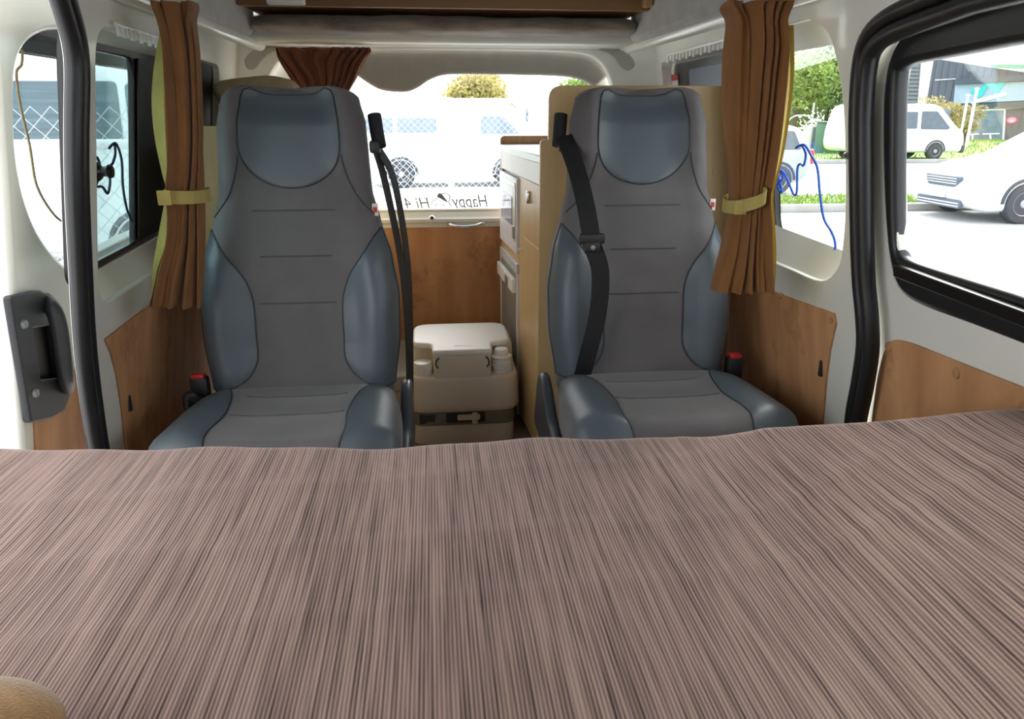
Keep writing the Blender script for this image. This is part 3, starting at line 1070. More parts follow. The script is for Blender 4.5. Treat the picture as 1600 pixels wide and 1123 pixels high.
    def ctop(u, t, out=0.0):
        return cush_pt(math.acos(spow(max(-1, min(1, u)), 4.5 / 2)), t, out)

    for s in (-1, 1):
        def fn(q, t_, s=s):
            t = 0.10 + 0.88 * t_
            e = math.sin(PI * min(0.62, 0.03 + t_ * 0.8)) ** 0.5
            lo = 0.99 - 0.46 * e
            uu = lo + (0.995 - lo) * q
            k = min(q, 1 - q, t_, 1 - t_)
            return ctop(s * uu, t, 0.001 + 0.004 * min(1, k * 8))
        o = MB().grid(fn, 16, 36).build('cushion_bolster', 'leather', root, angle=70)
        edge = [fn(0, t / 40) for t in range(41)]
        MB().tube(edge, 0.002, 6).build('seam', 'seam', o)
    for t in (0.28, 0.56):
        MB().tube([ctop(-0.5 + k / 20, t, 0.0005) for k in range(21)], 0.0018, 6).build('cross_seam', 'seam_soft', root)
    # pedestal under the cushion
    MB().box(cx - 0.2, cx + 0.2, cy - 0.42, cy + 0.04, 0.004, 0.34, 0.02).build('pedestal', 'seat_plastic', root)
    MB().box(cx - 0.22, cx + 0.22, cy - 0.46, cy + 0.06, 0.33, 0.37, 0.015).build('seat_pan', 'seat_plastic', root)
    # recliner cover beside the cushion, on the belt side
    s = belt_side
    cov = fillet([(0.14, 0.24), (-0.34, 0.24), (-0.36, 0.30), (-0.12, 0.345), (0.0, 0.415), (0.05, 0.425), (0.085, 0.39)], 0.03)
    xx = cx + s * 0.288 * sw
    plate('recliner_cover', [[(cy + p[0], p[1]) for p in cov]], 0.03, mapX(xx), 'seat_plastic', root, bevel=0.011)
    # belt guide at the shoulder and the belt
    gx = cx + s * (0.213 * sw + 0.012)
    gz = 1.085
    gy = cy + 0.02 + 0.158 * 0.87
    gd = MB().tube([(gx, gy + 0.03, gz + 0.045), (gx + s * 0.006, gy + 0.01, gz), (gx + s * 0.012, gy - 0.01, gz - 0.035)], 0.014, 10, flat=1.3)
    gd.box(gx - 0.014, gx + 0.014, gy - 0.026, gy + 0.0, gz - 0.052, gz - 0.018, 0.008)
    gd.build('belt_guide', 'black_plastic', root)
    # fabric tag sewn on the edge of the backrest
    sgn = 1
    tp_ = ring_pt(0.35, 0.66)
    tg = MB().box(tp_.x - 0.004, tp_.x + 0.012, tp_.y - 0.006, tp_.y - 0.003, tp_.z - 0.016, tp_.z + 0.016, 0.001).build('fabric_tag', 'tag_white', root)
    MB().box(tp_.x - 0.001, tp_.x + 0.009, tp_.y - 0.0075, tp_.y - 0.0055, tp_.z - 0.007, tp_.z + 0.007, 0.001).build('tag_mark', 'tag_red', tg)
    # buckle on the other side
    bx = cx - s * 0.275 * sw
    bk = MB().tube([(bx - s * 0.01, cy + 0.0, 0.34), (bx - s * 0.012, cy - 0.01, 0.41)], 0.014, 10)
    bk.box(bx - s * 0.012 - 0.024, bx - s * 0.012 + 0.024, cy - 0.03, cy + 0.004, 0.40, 0.482, 0.009)
    bko = bk.build('belt_buckle', 'black_plastic', root)
    MB().box(bx - s * 0.012 - 0.017, bx - s * 0.012 + 0.017, cy - 0.027, cy + 0.001, 0.475, 0.489, 0.004).build('release_button', 'red_button', bko)
    return root, front, (gx, gy, gz)


seatL, frontL, gL = make_seat(-0.358, 1.90, 'grey and blue high-backed seat by the left curtain, its belt hanging at the right edge', 1, 0.93)
seatR, frontR, gR = make_seat(0.567, 1.915, 'grey and blue high-backed seat in front of the wooden partition, black belt across it', -1, 0.93)
# belt of the seat beside the toilet: two strands hanging down its edge
for dx, dy, z1 in ((0.0, 0.0, 0.36), (0.022, 0.045, 0.30)):
    x0, y0, z0 = gL
    pts = catmull([(x0 + 0.004 + dx * 0.4, y0 - 0.015 + dy * 0.3, z0 - 0.05), (x0 + 0.022 + dx, y0 - 0.02 + dy, 0.96), (x0 + 0.054 + dx * 0.7, y0 - 0.05 + dy, 0.77), (x0 + 0.066 + dx * 0.3, y0 - 0.075 + dy, 0.60), (x0 + 0.064, y0 - 0.10 + dy, z1 + 0.04)], 5)
    MB().strap(pts, 0.046, 0.002, Vector((0.30, 1, 0))).build('seat_belt', 'webbing', seatL)
# belt of the other seat, across the left bolster with its tongue
x0, y0, z0 = gR
tongue = at(924, 372, Y=1.835)
g_ = Vector((x0, y0 - 0.02, z0 - 0.01))
pts = [g_, g_.lerp(tongue, 0.3) + Vector((0.004, -0.035, 0)), g_.lerp(tongue, 0.65) + Vector((0.004, -0.03, 0)), tongue + Vector((0, 0, 0.0))]
pts = catmull(pts, 6) + catmull([tongue + Vector((0.004, 0.004, -0.02)), at(938, 425, Y=1.835), at(934, 490, Y=1.84), at(917, 560, Y=1.85), at(903, 612, Y=1.90)], 5)
belt = MB().strap(pts, 0.046, 0.002, Vector((1, -0.15, 0.1))).build('seat_belt', 'webbing', seatR)
m = MB().box(tongue.x - 0.034, tongue.x + 0.034, tongue.y - 0.012, tongue.y + 0.006, tongue.z - 0.014, tongue.z + 0.012, 0.005)
m.box(tongue.x - 0.018, tongue.x + 0.022, tongue.y - 0.012, tongue.y + 0.002, tongue.z - 0.034, tongue.z - 0.008, 0.004)
m.build('belt_tongue', 'black_plastic', belt)
MB().lathe([(0.006, 0.0), (0.006, -0.003), (0.0, -0.004)], (tongue.x + 0.002, tongue.y - 0.012, tongue.z - 0.022), 'Y', 12).build('belt_stop', 'steel', belt)
# small ratchet lever on the wall side of the left seat
lv = MB().tube(catmull([(-0.61, 1.87, 0.41), (-0.628, 1.84, 0.44), (-0.64, 1.83, 0.45), (-0.645, 1.835, 0.42), (-0.635, 1.85, 0.38)], 4), 0.012, 10)
lv.build('recline_lever', 'black_plastic', seatL)

# ================================================================== BED
edge_px = [(-80, 692), (0, 691), (250, 688), (500, 687), (640, 684), (860, 674), (1060, 668), (1180, 661), (1262, 654), (1365, 643), (1430, 636), (1520, 628), (1600, 622)]


def sstep(a, b, x):
    k = max(0.0, min(1.0, (x - a) / (b - a)))
    return k * k * (3 - 2 * k)


def bed_z(x, y=0.0):
    return 0.56 + 0.17 * sstep(0.42, 0.90, x)


ed = []
for q in edge_px:
    v = ray(*q)
    t = 0.3
    while True:     # first meeting of the sight line with the bed top
        p = CAM + v * t
        if p.z < bed_z(p.x) or t > 3: break
        t += 0.002
    ed.append((p.x, p.y))


def bed_edge(x):
    if x <= ed[0][0]: return ed[0][1]
    for (a, ya), (b, yb) in zip(ed, ed[1:]):
        if x <= b: return ya + (yb - ya) * (x - a) / (b - a)
    return ed[-1][1]


BX0, BX1 = -0.80, 0.868


def bed_fn(s, t):
    xl = BX0 + 0.12 * sstep(0.42, 0.28, t * 1.9 - 0.35)
    x = xl + (BX1 - xl) * s
    ye = bed_edge(x)
    R_ = 0.045
    L_top = ye - R_ + 0.35
    tot = L_top + R_ * PI / 2 + 0.30
    d = t * tot
    # gentle hand-smoothed unevenness: long folds running away from the viewer and faint cross creases
    f_ = 0.0035 * math.sin(x * 13 + 0.6 * math.sin(d * 2.2)) + 0.002 * math.sin(x * 31 + d * 1.3) + 0.0025 * noise.noise(Vector((x * 3, d * 3, 0.3)))
    for cd, sl, am in ((0.93 + 0.35, 0.02, 0.0016), (1.12 + 0.35, 0.05, 0.0013), (0.78 + 0.35, 0.06, 0.0016)):
        f_ += am * math.exp(-((d - cd - sl * x) / 0.016) ** 2)
    z0 = bed_z(x, -0.35 + d)
    if d < L_top: return Vector((x, -0.35 + d, z0 + f_))
    z0 = bed_z(x, ye)
    d -= L_top
    if d < R_ * PI / 2:
        a = d / R_
        return Vector((x, ye - R_ + R_ * math.sin(a), z0 - R_ + R_ * math.cos(a) + f_ * math.cos(a)))
    d -= R_ * PI / 2
    return Vector((x, ye + 0.004 * math.sin(x * 40), z0 - R_ - d))


spread = MB().grid(bed_fn, 220, 200).build('bedspread', 'ribbed_chenille', angle=80)
tag(spread, 'ribbed brown and mauve bedspread stretched over the whole bed', 'bedspread')
bed = thing('bed', (0.05, 0.45, 0.0), 'flat van bed hidden under the ribbed brown bedspread', 'bed')
MB().box(-0.66, 0.86, -0.35, 1.20, 0.36, 0.53, 0.03).build('mattress', 'felt', bed)
for x in (-0.6, 0.72):
    for y in (-0.3, 1.1): MB().box(x, x + 0.05, y, y + 0.05, 0.004, 0.33).build('leg', 'laminate_dark', bed)
MB().box(-0.68, 0.86, -0.35, 1.20, 0.33, 0.36).build('slat_board', 'laminate_dark', bed)
# cushion corner at the very front left
c = at(-350, 1375, Z=0.60)
def pil(s, t):
    a, b = s * 2 * PI, (t - 0.5) * PI
    n = 0.55
    return c + Vector((0.17 * spow(math.cos(a), n) * spow(math.cos(b), 0.8), 0.17 * spow(math.sin(a), n) * spow(math.cos(b), 0.8), 0.055 + 0.055 * math.sin(b) - 0.035))
pl_ = MB().grid(pil, 48, 20).build('cushion', 'mustard_velvet', angle=80)
tag(pl_, 'mustard velvet cushion, only its corner showing on the bedspread', 'cushion')

# ================================================================== REAR SHELF AND BEDDING ROLL
shelf = thing('overhead_shelf', (0.07, 2.55, 1.445), 'brown wooden shelf across the roof above the back window', 'shelf')
plate('front_board', [rect(-0.572, 0.712, 1.447, 1.62, 0.006)], 0.02, mapY(2.55), 'shelf_wood', shelf, bevel=0.003)
MB().box(-0.572, 0.712, 2.56, 2.97, 1.452, 1.466).build('shelf_board', 'shelf_wood', shelf)
m = MB().box(0.685, 0.712, 2.50, 2.545, 1.452, 1.62, 0.006)
m.build('end_post', 'laminate_dark', shelf)
p0, p1 = at(418, 8, Y=2.535), at(478, 8, Y=2.535)
lamp = thing('strip_lamp', (p0.x, 2.53, p0.z), 'small white lamp housing fixed to the brown shelf board', 'lamp')
MB().box(p0.x, p1.x, 2.515, 2.538, p0.z, p0.z + 0.06, 0.006, 3).build('housing', 'white_plastic', lamp)
MB().box(p0.x + 0.006, p1.x - 0.006, 2.510, 2.516, p0.z + 0.012, p0.z + 0.05, 0.003).build('lens', 'cabinet_white', lamp)


def roll(s, t):
    x = -0.565 + 1.27 * s
    a = 2 * PI * t
    e = min(1, min(s, 1 - s) * 30)
    r1 = 0.085 + 0.012 * noise.noise(Vector((x * 4, math.cos(a), math.sin(a))))
    r2 = 0.029 + 0.007 * noise.noise(Vector((x * 6, math.cos(a) * 2, math.sin(a) * 2 + 4)))
    return Vector((x, 2.74 + r1 * math.cos(a) * (0.8 + 0.2 * e), 1.412 + r2 * math.sin(a) * (0.8 + 0.2 * e)))


ro = MB().grid(roll, 120, 28).build('blanket_roll', 'fur', angle=80)
tag(ro, 'dark furry blanket rolled up under the brown shelf', 'blanket')

# ================================================================== CURTAINS
def curtain(name, label, rows, Ya, Yb, n, amp, material, lining=None, tie=None, seed=0.0):
    """rows: (py, left px, right px) of the hanging cloth; left edge hangs at depth Ya, right edge at Yb"""
    p = at(rows[-1][1], rows[-1][0], Y=Ya)
    root = thing(name, (p.x, p.y, p.z), label, 'curtain', 'brown curtains of the van')
    ks = [r_[0] for r_ in rows]

    def edge(rws, py, i):
        for a, b in zip(rws, rws[1:]):
            if py <= b[0] or b is rws[-1]:
                t = (py - a[0]) / (b[0] - a[0])
                return a[i] + (b[i] - a[i]) * t

    def cloth(rws, n, amp, sd, back=0.0, sag=True):
        A = catmull([at(r_[1], r_[0], Y=Ya + back) for r_ in rws], 5)
        B = catmull([at(r_[2], r_[0], Y=Yb + back) for r_ in rws], 5)
        m = len(A) - 1
        wmax = max((A[i] - B[i]).length for i in range(m + 1))

        def fn(s, t):
            k = t * m
            i = min(int(k), m - 1)
            a = A[i].lerp(A[i + 1], k - i)
            b = B[i].lerp(B[i + 1], k - i)
            w_ = (b - a).length
            q = a.lerp(b, s)
            ph = 2 * PI * n * (s + 0.08 * math.sin(5 * s + sd) + 0.05 * math.sin(4 * t + sd + 5 * s) + 0.04 * noise.noise(Vector((s * 3, t * 4, sd))))
            q.y += amp * (0.75 + 0.5 * w_ / wmax) * (math.sin(ph) + 0.35 * math.sin(2.3 * ph + sd + 2 * t))
            q.x += 0.25 * amp * math.cos(ph)
            return q
        return MB().grid(fn, 26 * max(2, n), 60)
    cloth(rows, n, amp, seed).build('cloth', material, root, angle=80)
    if lining:
        cloth(lining, 1, amp * 0.7, seed + 1, back=0.015).build('lining', 'lining', root, angle=80)
    if tie:
        (py, xl, xr, dy, h) = tie
        a, b = at(xl, py + dy, Y=Ya - amp * 1.5), at(xr, py - dy, Y=Yb - amp * 1.5)
        mid = (a + b) / 2
        ax = (b - a) / 2
        pts = []
        for k in range(33):
            g_ = 2 * PI * k / 32
            pts.append(mid + Vector((0, amp * 1.6, 0)) + ax * math.cos(g_) * 1.03 + Vector((0, -1, 0)) * math.sin(g_) * (amp * 2.6))
        rings = []
        for q in pts[:-1]:
            c_ = mid + Vector((0, amp * 1.6, 0))
            o_ = (q - c_).normalized() * 0.004
            rings.append([q + Vector((0, 0, h)), q + o_ + Vector((0, 0, h)), q + o_ - Vector((0, 0, h)), q - Vector((0, 0, h))])
        tb = MB().loft(rings, wrap=True).build('tieback', 'lining', root, angle=50)
        e = a.lerp(b, 0.12) + Vector((0, -amp * 1.15, 0))
        MB().box(e.x - 0.014, e.x + 0.014, e.y - 0.006, e.y + 0.002, e.z - h * 1.1, e.z + h * 1.1, 0.002).build('tieback_flap', 'lining', tb)
    return root


curtain('curtain', 'brown curtain with mustard lining tied back by the left windows',
        [(3, 238, 308), (12, 240, 310), (34, 250, 306), (70, 258, 311), (120, 261, 315), (200, 264, 318), (260, 263, 318), (300, 260, 317), (330, 262, 318), (380, 258, 319), (430, 243, 319), (478, 233, 318)],
        1.70, 1.78, 4, 0.020, 'curtain',
        [(30, 248, 268), (100, 236, 272), (160, 232, 274), (220, 238, 276), (270, 249, 276), (300, 256, 274), (330, 251, 280), (380, 242, 278), (420, 236, 262), (470, 233, 244)],
        (307, 255, 319, 0, 0.014), 0.4)
curtain('curtain', 'brown curtain tied back beside the right quarter window with the blue rope',
        [(2, 1136, 1238), (12, 1132, 1238), (34, 1143, 1230), (70, 1140, 1234), (120, 1137, 1230), (200, 1138, 1220), (260, 1141, 1210), (300, 1144, 1201), (320, 1143, 1199), (345, 1140, 1200), (390, 1132, 1201), (430, 1123, 1203), (455, 1118, 1203)],
        1.66, 1.58, 5, 0.021, 'curtain',
        [(40, 1222, 1236), (120, 1220, 1237), (200, 1210, 1228), (260, 1200, 1216), (300, 1190, 1204), (345, 1190, 1206), (400, 1192, 1208), (452, 1190, 1205)],
        (315, 1143, 1201, 9, 0.014), 2.1)
curtain('curtain', 'short dark brown curtain bunched over the left of the back window',
        [(74, 429, 577), (80, 430, 579), (92, 434, 572), (115, 450, 560), (135, 462, 549), (150, 469, 541), (172, 474, 536)],
        2.88, 2.88, 9, 0.012, 'curtain_dark', None, None, 1.0)


def curtain_rail(label, pts, n):
    a, b = Vector(pts[0]), Vector(pts[1])
    root = thing('curtain_rail', tuple(a), label, 'curtain rail', 'white curtain rails')
    MB().tube([a, b], 0.004, 8).build('rail', 'white_plastic', root)
    for k in range(n):
        p = a.lerp(b, (k + 0.5) / n)
        MB().box(p.x - 0.003, p.x + 0.003, p.y - 0.007 - 0.002 * math.sin(k * 5), p.y + 0.006, p.z - 0.022 - 0.004 * math.sin(k * 3), p.z - 0.002, 0.0012).build('hook', 'white_plastic', root)


def v3L(q, off): return (XL(q[1], q[0]) - off, q[0], q[1])
def v3R(q, off): return (XR(q[1], q[0]) + off, q[0], q[1])


qa, qb = onL(180, 37, -0.012), onL(238, 52, -0.012)
curtain_rail('white curtain rail with hooks over the left quarter window', [v3L(qa, -0.012), v3L((2.0, qa[1]), -0.012)], 12)
qa = onL(318, 84, -0.012)
curtain_rail('white curtain rail with hooks over the black left rear window', [v3L((2.12, qa[1]), -0.012), v3L((2.30, qa[1]), -0.012)], 6)
qa, qb = onR(1042, 90, -0.012), onR(1134, 62, -0.012)
curtain_rail('white curtain rail with hooks over the blue-grey right rear window', [v3R(qb, -0.012), v3R((qa[0], qb[1]), -0.012)], 16)

# ================================================================== WOODEN PARTITION AND KITCHEN
YP = 2.19
pq = [onY(*p, YP) for p in [(845, 240), (858, 217), (859, 134)]]
part_o = fillet([(pq[0][0], 0.004), (pq[0][0], pq[1][1] - 0.004), (pq[2][0], pq[1][1] - 0.004), (pq[2][0], pq[2][1]), (0.845, pq[2][1]), (0.902, 0.80), (0.93, 0.6), (0.93, 0.004)], [0.0, 0.022, 0.0, 0.04, 0.0, 0.0, 0.0, 0.0])
part_ = thing('partition', (0.6, YP, 0.004), 'tall light wooden partition with rounded corner behind the right seat', 'partition')
plate('board', [part_o], 0.018, mapY(YP + 0.009), 'laminate', part_, bevel=0.0015)
for q in [(1122, 229), (1118, 268), (1112, 323)]:
    p = onY(*q, YP)
    MB().lathe([(0.010, 0.001), (0.010, -0.002), (0.0, -0.003)], (p[0], YP, p[1]), 'Y', 16).build('screw_cap', 'laminate', part_)
bt = onY(1112, 338, YP - 0.004)
tl = onY(1131, 150, YP - 0.004)

KA = math.radians(3.8)
KO = Vector((pq[0][0] + 0.012, YP + 0.02, 0.0))
KD = Vector((-math.sin(KA), math.cos(KA), 0))
KN = Vector((math.cos(KA), math.sin(KA), 0))


def mapK(off=0.0): return lambda u, v, w: KO + KD * u + KN * (w + off) + Vector((0, 0, v))


def onK(px, py, off=0.0):
    v = ray(px, py)
    o = KO + KN * off
    t = (o - CAM).dot(KN) / v.dot(KN)
    p = CAM + v * t
    return ((p - o).dot(KD), p.z)


uF = onK(783, 300)[0]
print('cabinet depth', uF, onK(812, 300), onK(843, 300), onK(843, 245), onK(843, 292), onK(812, 400))
zW = onK(843, 244)[1]
u1 = onK(812, 320)[0]
z_ap = onK(843, 291)[1]
kit = thing('kitchen_cabinet', tuple(KO), 'narrow wooden kitchen cabinet with grey worktop beside the toilet', 'cabinet')


def kbox(name, u0, u1_, w0, w1, z0, z1, material, parent, b=0.002):
    return plate(name, [rect(u0, u1_, z0, z1)], w1 - w0, lambda u, v, w: mapK((w0 + w1) / 2)(u, v, w), material, parent, bevel=min(b, (w1 - w0) * 0.4))


kbox('back_panel', 0.0, uF, 0.395, 0.405, 0.004, zW - 0.02, 'laminate_dark', kit)
kbox('end_panel', uF - 0.016, uF, 0.0, 0.40, 0.004, zW - 0.02, 'laminate_dark', kit)
kbox('divider', u1 - 0.008, u1 + 0.008, 0.006, 0.40, 0.004, z_ap, 'laminate_dark', kit)
kbox('shelf', 0.0, uF, 0.02, 0.40, z_ap - 0.002, z_ap + 0.01, 'laminate_dark', kit)
kbox('worktop', 0.0, uF, -0.004, 0.42, zW - 0.018, zW, 'worktop', kit, 0.004)
kbox('apron', 0.002, uF - 0.002, 0.0, 0.016, z_ap + 0.004, zW - 0.02, 'cabinet_white', kit)
z_d = onK(842, 390)[1]
d1 = kbox('door', 0.003, u1 - 0.003, 0.0, 0.016, z_d + 0.002, z_ap - 0.001, 'laminate', kit)
d2 = kbox('door', 0.003, u1 - 0.003, 0.0, 0.016, 0.05, z_d - 0.002, 'laminate', kit)
q = onK(827, 308)
k_ = mapK(-0.004)(q[0], q[1], 0)
MB().box(k_.x - 0.007, k_.x + 0.006, k_.y - 0.014, k_.y + 0.014, k_.z - 0.02, k_.z + 0.02, 0.005, 3).build('latch', 'chrome', d1)
q = onK(816, 396)
k_ = mapK(-0.004)(q[0], q[1], 0)
MB().tube(catmull([k_ + Vector((0.004, 0, 0.014)), k_ + Vector((-0.012, 0, 0.014)), k_ + Vector((-0.016, 0, 0.0)), k_ + Vector((-0.008, 0, -0.014))], 4), 0.005, 8).build('hook_latch', 'edge_band', d2)
zs0, zs1 = onK(812, 413)[1], onK(812, 406)[1]
kbox('fridge_strip', u1 + 0.008, uF - 0.016, 0.0, 0.03, zs0, zs1, 'laminate', kit)
# upstand at the far end
me_pts = fillet([(0.0, zW), (0.40, zW), (0.40, onK(783, 213)[1]), (0.0, onK(783, 213)[1])], [0, 0, 0, 0.03])
mkU = lambda u, v, w: KO + KD * (uF + 0.002 + w) + KN * u + Vector((0, 0, v))
plate('upstand', [me_pts], 0.014, mkU, 'laminate_dark', kit, bevel=0.002)

# microwave oven
zm0, zm1 = zs1 + 0.012, z_ap - 0.008
um0, um1 = u1 + 0.012, uF - 0.024
mw = thing('microwave_oven', tuple(mapK(0.0)(um0, zm0, 0.2)), 'white microwave oven built into the cabinet above the grey fridge', 'microwave')
kbox('body', um0, um1, 0.012, 0.33, zm0, zm1, 'oven_white', mw, 0.004)
md = kbox('door', um0 + 0.004, um1 - 0.004, -0.010, 0.011, zm0 + 0.006, zm1 - 0.004, 'oven_white', mw, 0.005)
hw_ = (um1 - um0)
kbox('door_window', um0 + hw_ * 0.22, um1 - hw_ * 0.14, -0.013, -0.008, zm0 + 0.10, zm1 - 0.07, 'oven_glass', md)
kbox('control_strip', um0 + 0.012, um0 + hw_ * 0.16, -0.013, -0.008, zm0 + 0.05, zm1 - 0.03, 'cabinet_white', md)
kbox('door_button', um0 + 0.018, um0 + hw_ * 0.13, -0.017, -0.012, zm0 + 0.06, zm0 + 0.10, 'fridge', md)
kbox('vent_strip', um0 + 0.02, um1 - 0.02, -0.013, -0.008, zm1 - 0.03, zm1 - 0.016, 'worktop', md)

# fridge
zf1 = zs0 - 0.006
fr = thing('fridge', tuple(mapK(0.0)(u1 + 0.012, 0.004, 0.2)), 'grey built-in fridge below the microwave, pale handle at its top', 'fridge')
kbox('body', u1 + 0.012, uF - 0.02, 0.014, 0.36, 0.004, zf1, 'fridge', fr)
fd = kbox('door', u1 + 0.018, uF - 0.026, -0.004, 0.013, 0.03, zf1 - 0.03, 'fridge', fr)
kbox('door_frame', u1 + 0.012, u1 + 0.018, -0.008, 0.012, 0.03, zf1, 'white_plastic', fr)
kbox('door_frame', uF - 0.026, uF - 0.02, -0.008, 0.012, 0.03, zf1, 'white_plastic', fr)
kbox('top_bar', u1 + 0.012, uF - 0.02, -0.010, 0.012, zf1 - 0.028, zf1, 'worktop', fr, 0.004)
kbox('handle', u1 + 0.03, uF - 0.04, -0.024, -0.005, zf1 - 0.10, zf1 - 0.06, 'white_plastic', fd, 0.006)
kbox('lock', u1 + 0.11, u1 + 0.16, -0.028, -0.022, zf1 - 0.096, zf1 - 0.066, 'steel', fd, 0.002)

# locker behind the other seat
lk = thing('rear_locker', (-0.42, 2.5, 0.004), 'tan wooden locker behind the left seat, mostly hidden', 'locker')
MB().box(-0.625, -0.25, 2.20, 2.92, 0.004, 1.06, 0.004).build('carcass', 'laminate', lk)
plate('front_board', [fillet([(-0.655, 0.004), (-0.24, 0.004), (-0.24, 1.10), (-0.628, 1.10)], [0, 0, .03, .01])], 0.016, mapY(2.135), 'laminate', lk, bevel=0.0015)
bg_ = thing('folded_cover', (-0.45, 2.66, 1.065), 'tan folded cover lying on the locker under the short back curtain', 'cover')
cv = [onY(*p, 2.66) for p in [(352, 146), (356, 137), (412, 130), (440, 131), (455, 139), (460, 160)]]
plate('folded_cloth', [[(p.x, p.y) for p in catmull([Vector((p[0], p[1], 0)) for p in cv], 3)] + [(-0.40, 1.085), (-0.62, 1.085)]], 0.16, mapY(2.66), 'tan_cloth', bg_, bevel=0.02)

# ================================================================== PORTABLE TOILET
TX0, TX1, TY0, TY1 = -0.104, 0.272, 2.42, 2.78
TCX, TCY = (TX0 + TX1) / 2, (TY0 + TY1) / 2
toilet = thing('portable_toilet', (TCX, TCY, 0.004), 'white portable toilet on the floor between the two seats', 'toilet')


def taper(z0, k):
    def f_(u, v, w):
        z = z0 + w
        s = 1 - k * (z - 0.14)
        return Vector((TCX + (u - TCX) * s, TCY + (v - TCY) * s, z))
    return f_


def slab(name, loop, za, zb, material, parent=toilet, bevel=0.012, k=0.25):
    return plate(name, [loop], zb - za, taper((za + zb) / 2, k), material, parent, bevel=bevel)


tank = slab('waste_tank', rect(TX0 + 0.016, TX1 - 0.016, TY0 + 0.012, TY1 - 0.012, 0.05), 0.004, 0.082, 'toilet_body', bevel=0.008)
slab('tank_collar', rect(TX0 + 0.010, TX1 - 0.010, TY0 + 0.006, TY1 - 0.006, 0.05), 0.078, 0.138, 'toilet_grey', tank, bevel=0.006)
MB().box(0.02, 0.16, TY0 - 0.004, TY0 + 0.02, 0.088, 0.126, 0.004).build('valve_recess', 'toilet_dark', tank)
hv = MB().box(0.06, 0.14, TY0 - 0.022, TY0 + 0.0, 0.103, 0.120, 0.004)
hv.box(0.112, 0.132, TY0 - 0.026, TY0 + 0.0, 0.088, 0.126, 0.004)
hv.build('valve_handle', 'toilet_body', tank)
MB().box(TX0 + 0.03, TX0 + 0.09, TY0 - 0.002, TY0 + 0.02, 0.086, 0.124, 0.005).build('latch', 'toilet_dark', tank)
slab('body', rect(TX0, TX1, TY0, TY1, 0.065), 0.134, 0.262, 'toilet_body', bevel=0.014)
slab('rim', rect(TX0 - 0.004, TX1 + 0.004, TY0 - 0.004, TY1 + 0.004, 0.067), 0.132, 0.144, 'toilet_body', bevel=0.004)
nx0, nx1 = onY(678, 560, TY0 + 0.02)[0], onY(766, 560, TY0 + 0.02)[0]
notch = fillet([(nx0, TY0 - 0.003), (nx1, TY0 - 0.003), (nx1, TY0 + 0.12), (TX1, TY0 + 0.12), (TX1, TY1), (TX0, TY1), (TX0, TY0 + 0.12), (nx0, TY0 + 0.12)], [0.006, 0.006, 0.03, 0.02, 0.07, 0.07, 0.02, 0.03])
slab('upper_body', notch, 0.165, 0.340, 'toilet_body', bevel=0.006)
lid_o = fillet([(nx0 - 0.004, TY0 - 0.006), (nx1 + 0.004, TY0 - 0.006), (nx1 + 0.004, TY0 + 0.085), (TX1 - 0.012, TY0 + 0.10), (TX1 - 0.012, TY1 - 0.02), (TX0 + 0.012, TY1 - 0.02), (TX0 + 0.012, TY0 + 0.10), (nx0 - 0.004, TY0 + 0.085)], [0.008, 0.008, 0.03, 0.03, 0.06, 0.06, 0.03, 0.03])
lid = slab('lid', lid_o, 0.338, 0.360, 'toilet_lid', bevel=0.008)
MB().box(TCX - 0.028, TCX + 0.036, TY0 + 0.04, TY0 + 0.052, 0.3598, 0.3612, 0.0005).build('embossed_mark', 'toilet_body', lid)
cx_ = (TX0 + nx0) / 2 + 0.004
cap_ = MB().lathe([(0.036, 0.0), (0.036, 0.030), (0.031, 0.040), (0.012, 0.043), (0.0, 0.043)], (cx_, TY0 + 0.055, 0.262), 'Z', 28).build('filler_cap', 'toilet_lid', toilet)
bx_ = (nx1 + TX1) / 2 - 0.004
prof = []
for k in range(5):
    prof += [(0.031, 0.0 + k * 0.012), (0.037, 0.003 + k * 0.012), (0.037, 0.009 + k * 0.012), (0.031, 0.012 + k * 0.012)]
prof += [(0.026, 0.062), (0.026, 0.074), (0.022, 0.082), (0.0, 0.084)]
MB().lathe(prof, (bx_, TY0 + 0.055, 0.260), 'Z', 28).build('bellows_pump', 'toilet_lid', toilet)
for x, s in ((nx0 + 0.012, 1), (nx1 - 0.012, -1)):
    MB().tube(catmull([(x + s * 0.006, TY0 - 0.006, 0.334), (x - s * 0.004, TY0 - 0.010, 0.324), (x - s * 0.005, TY0 - 0.010, 0.308), (x + s * 0.002, TY0 - 0.008, 0.298)], 4), 0.0028, 8).build('hinge_clip', 'toilet_dark', toilet)

# ================================================================== ROPES AND CORDS ON THE SIDE WINDOWS
def rope(name, pts, r, material, label, group=None):
    o = MB().tube(catmull(pts, 6), r, 7).build(name, material, angle=80)
    tag(o, label, 'rope', group)
    return o


def wR(px, py, off): 
    q = onR(px, py, off)
    return Vector((XR(q[1], q[0]) + off, q[0], q[1]))


def wL(px, py, off):
    q = onL(px, py, off)
    return Vector((XL(q[1], q[0]) - off, q[0], q[1]))


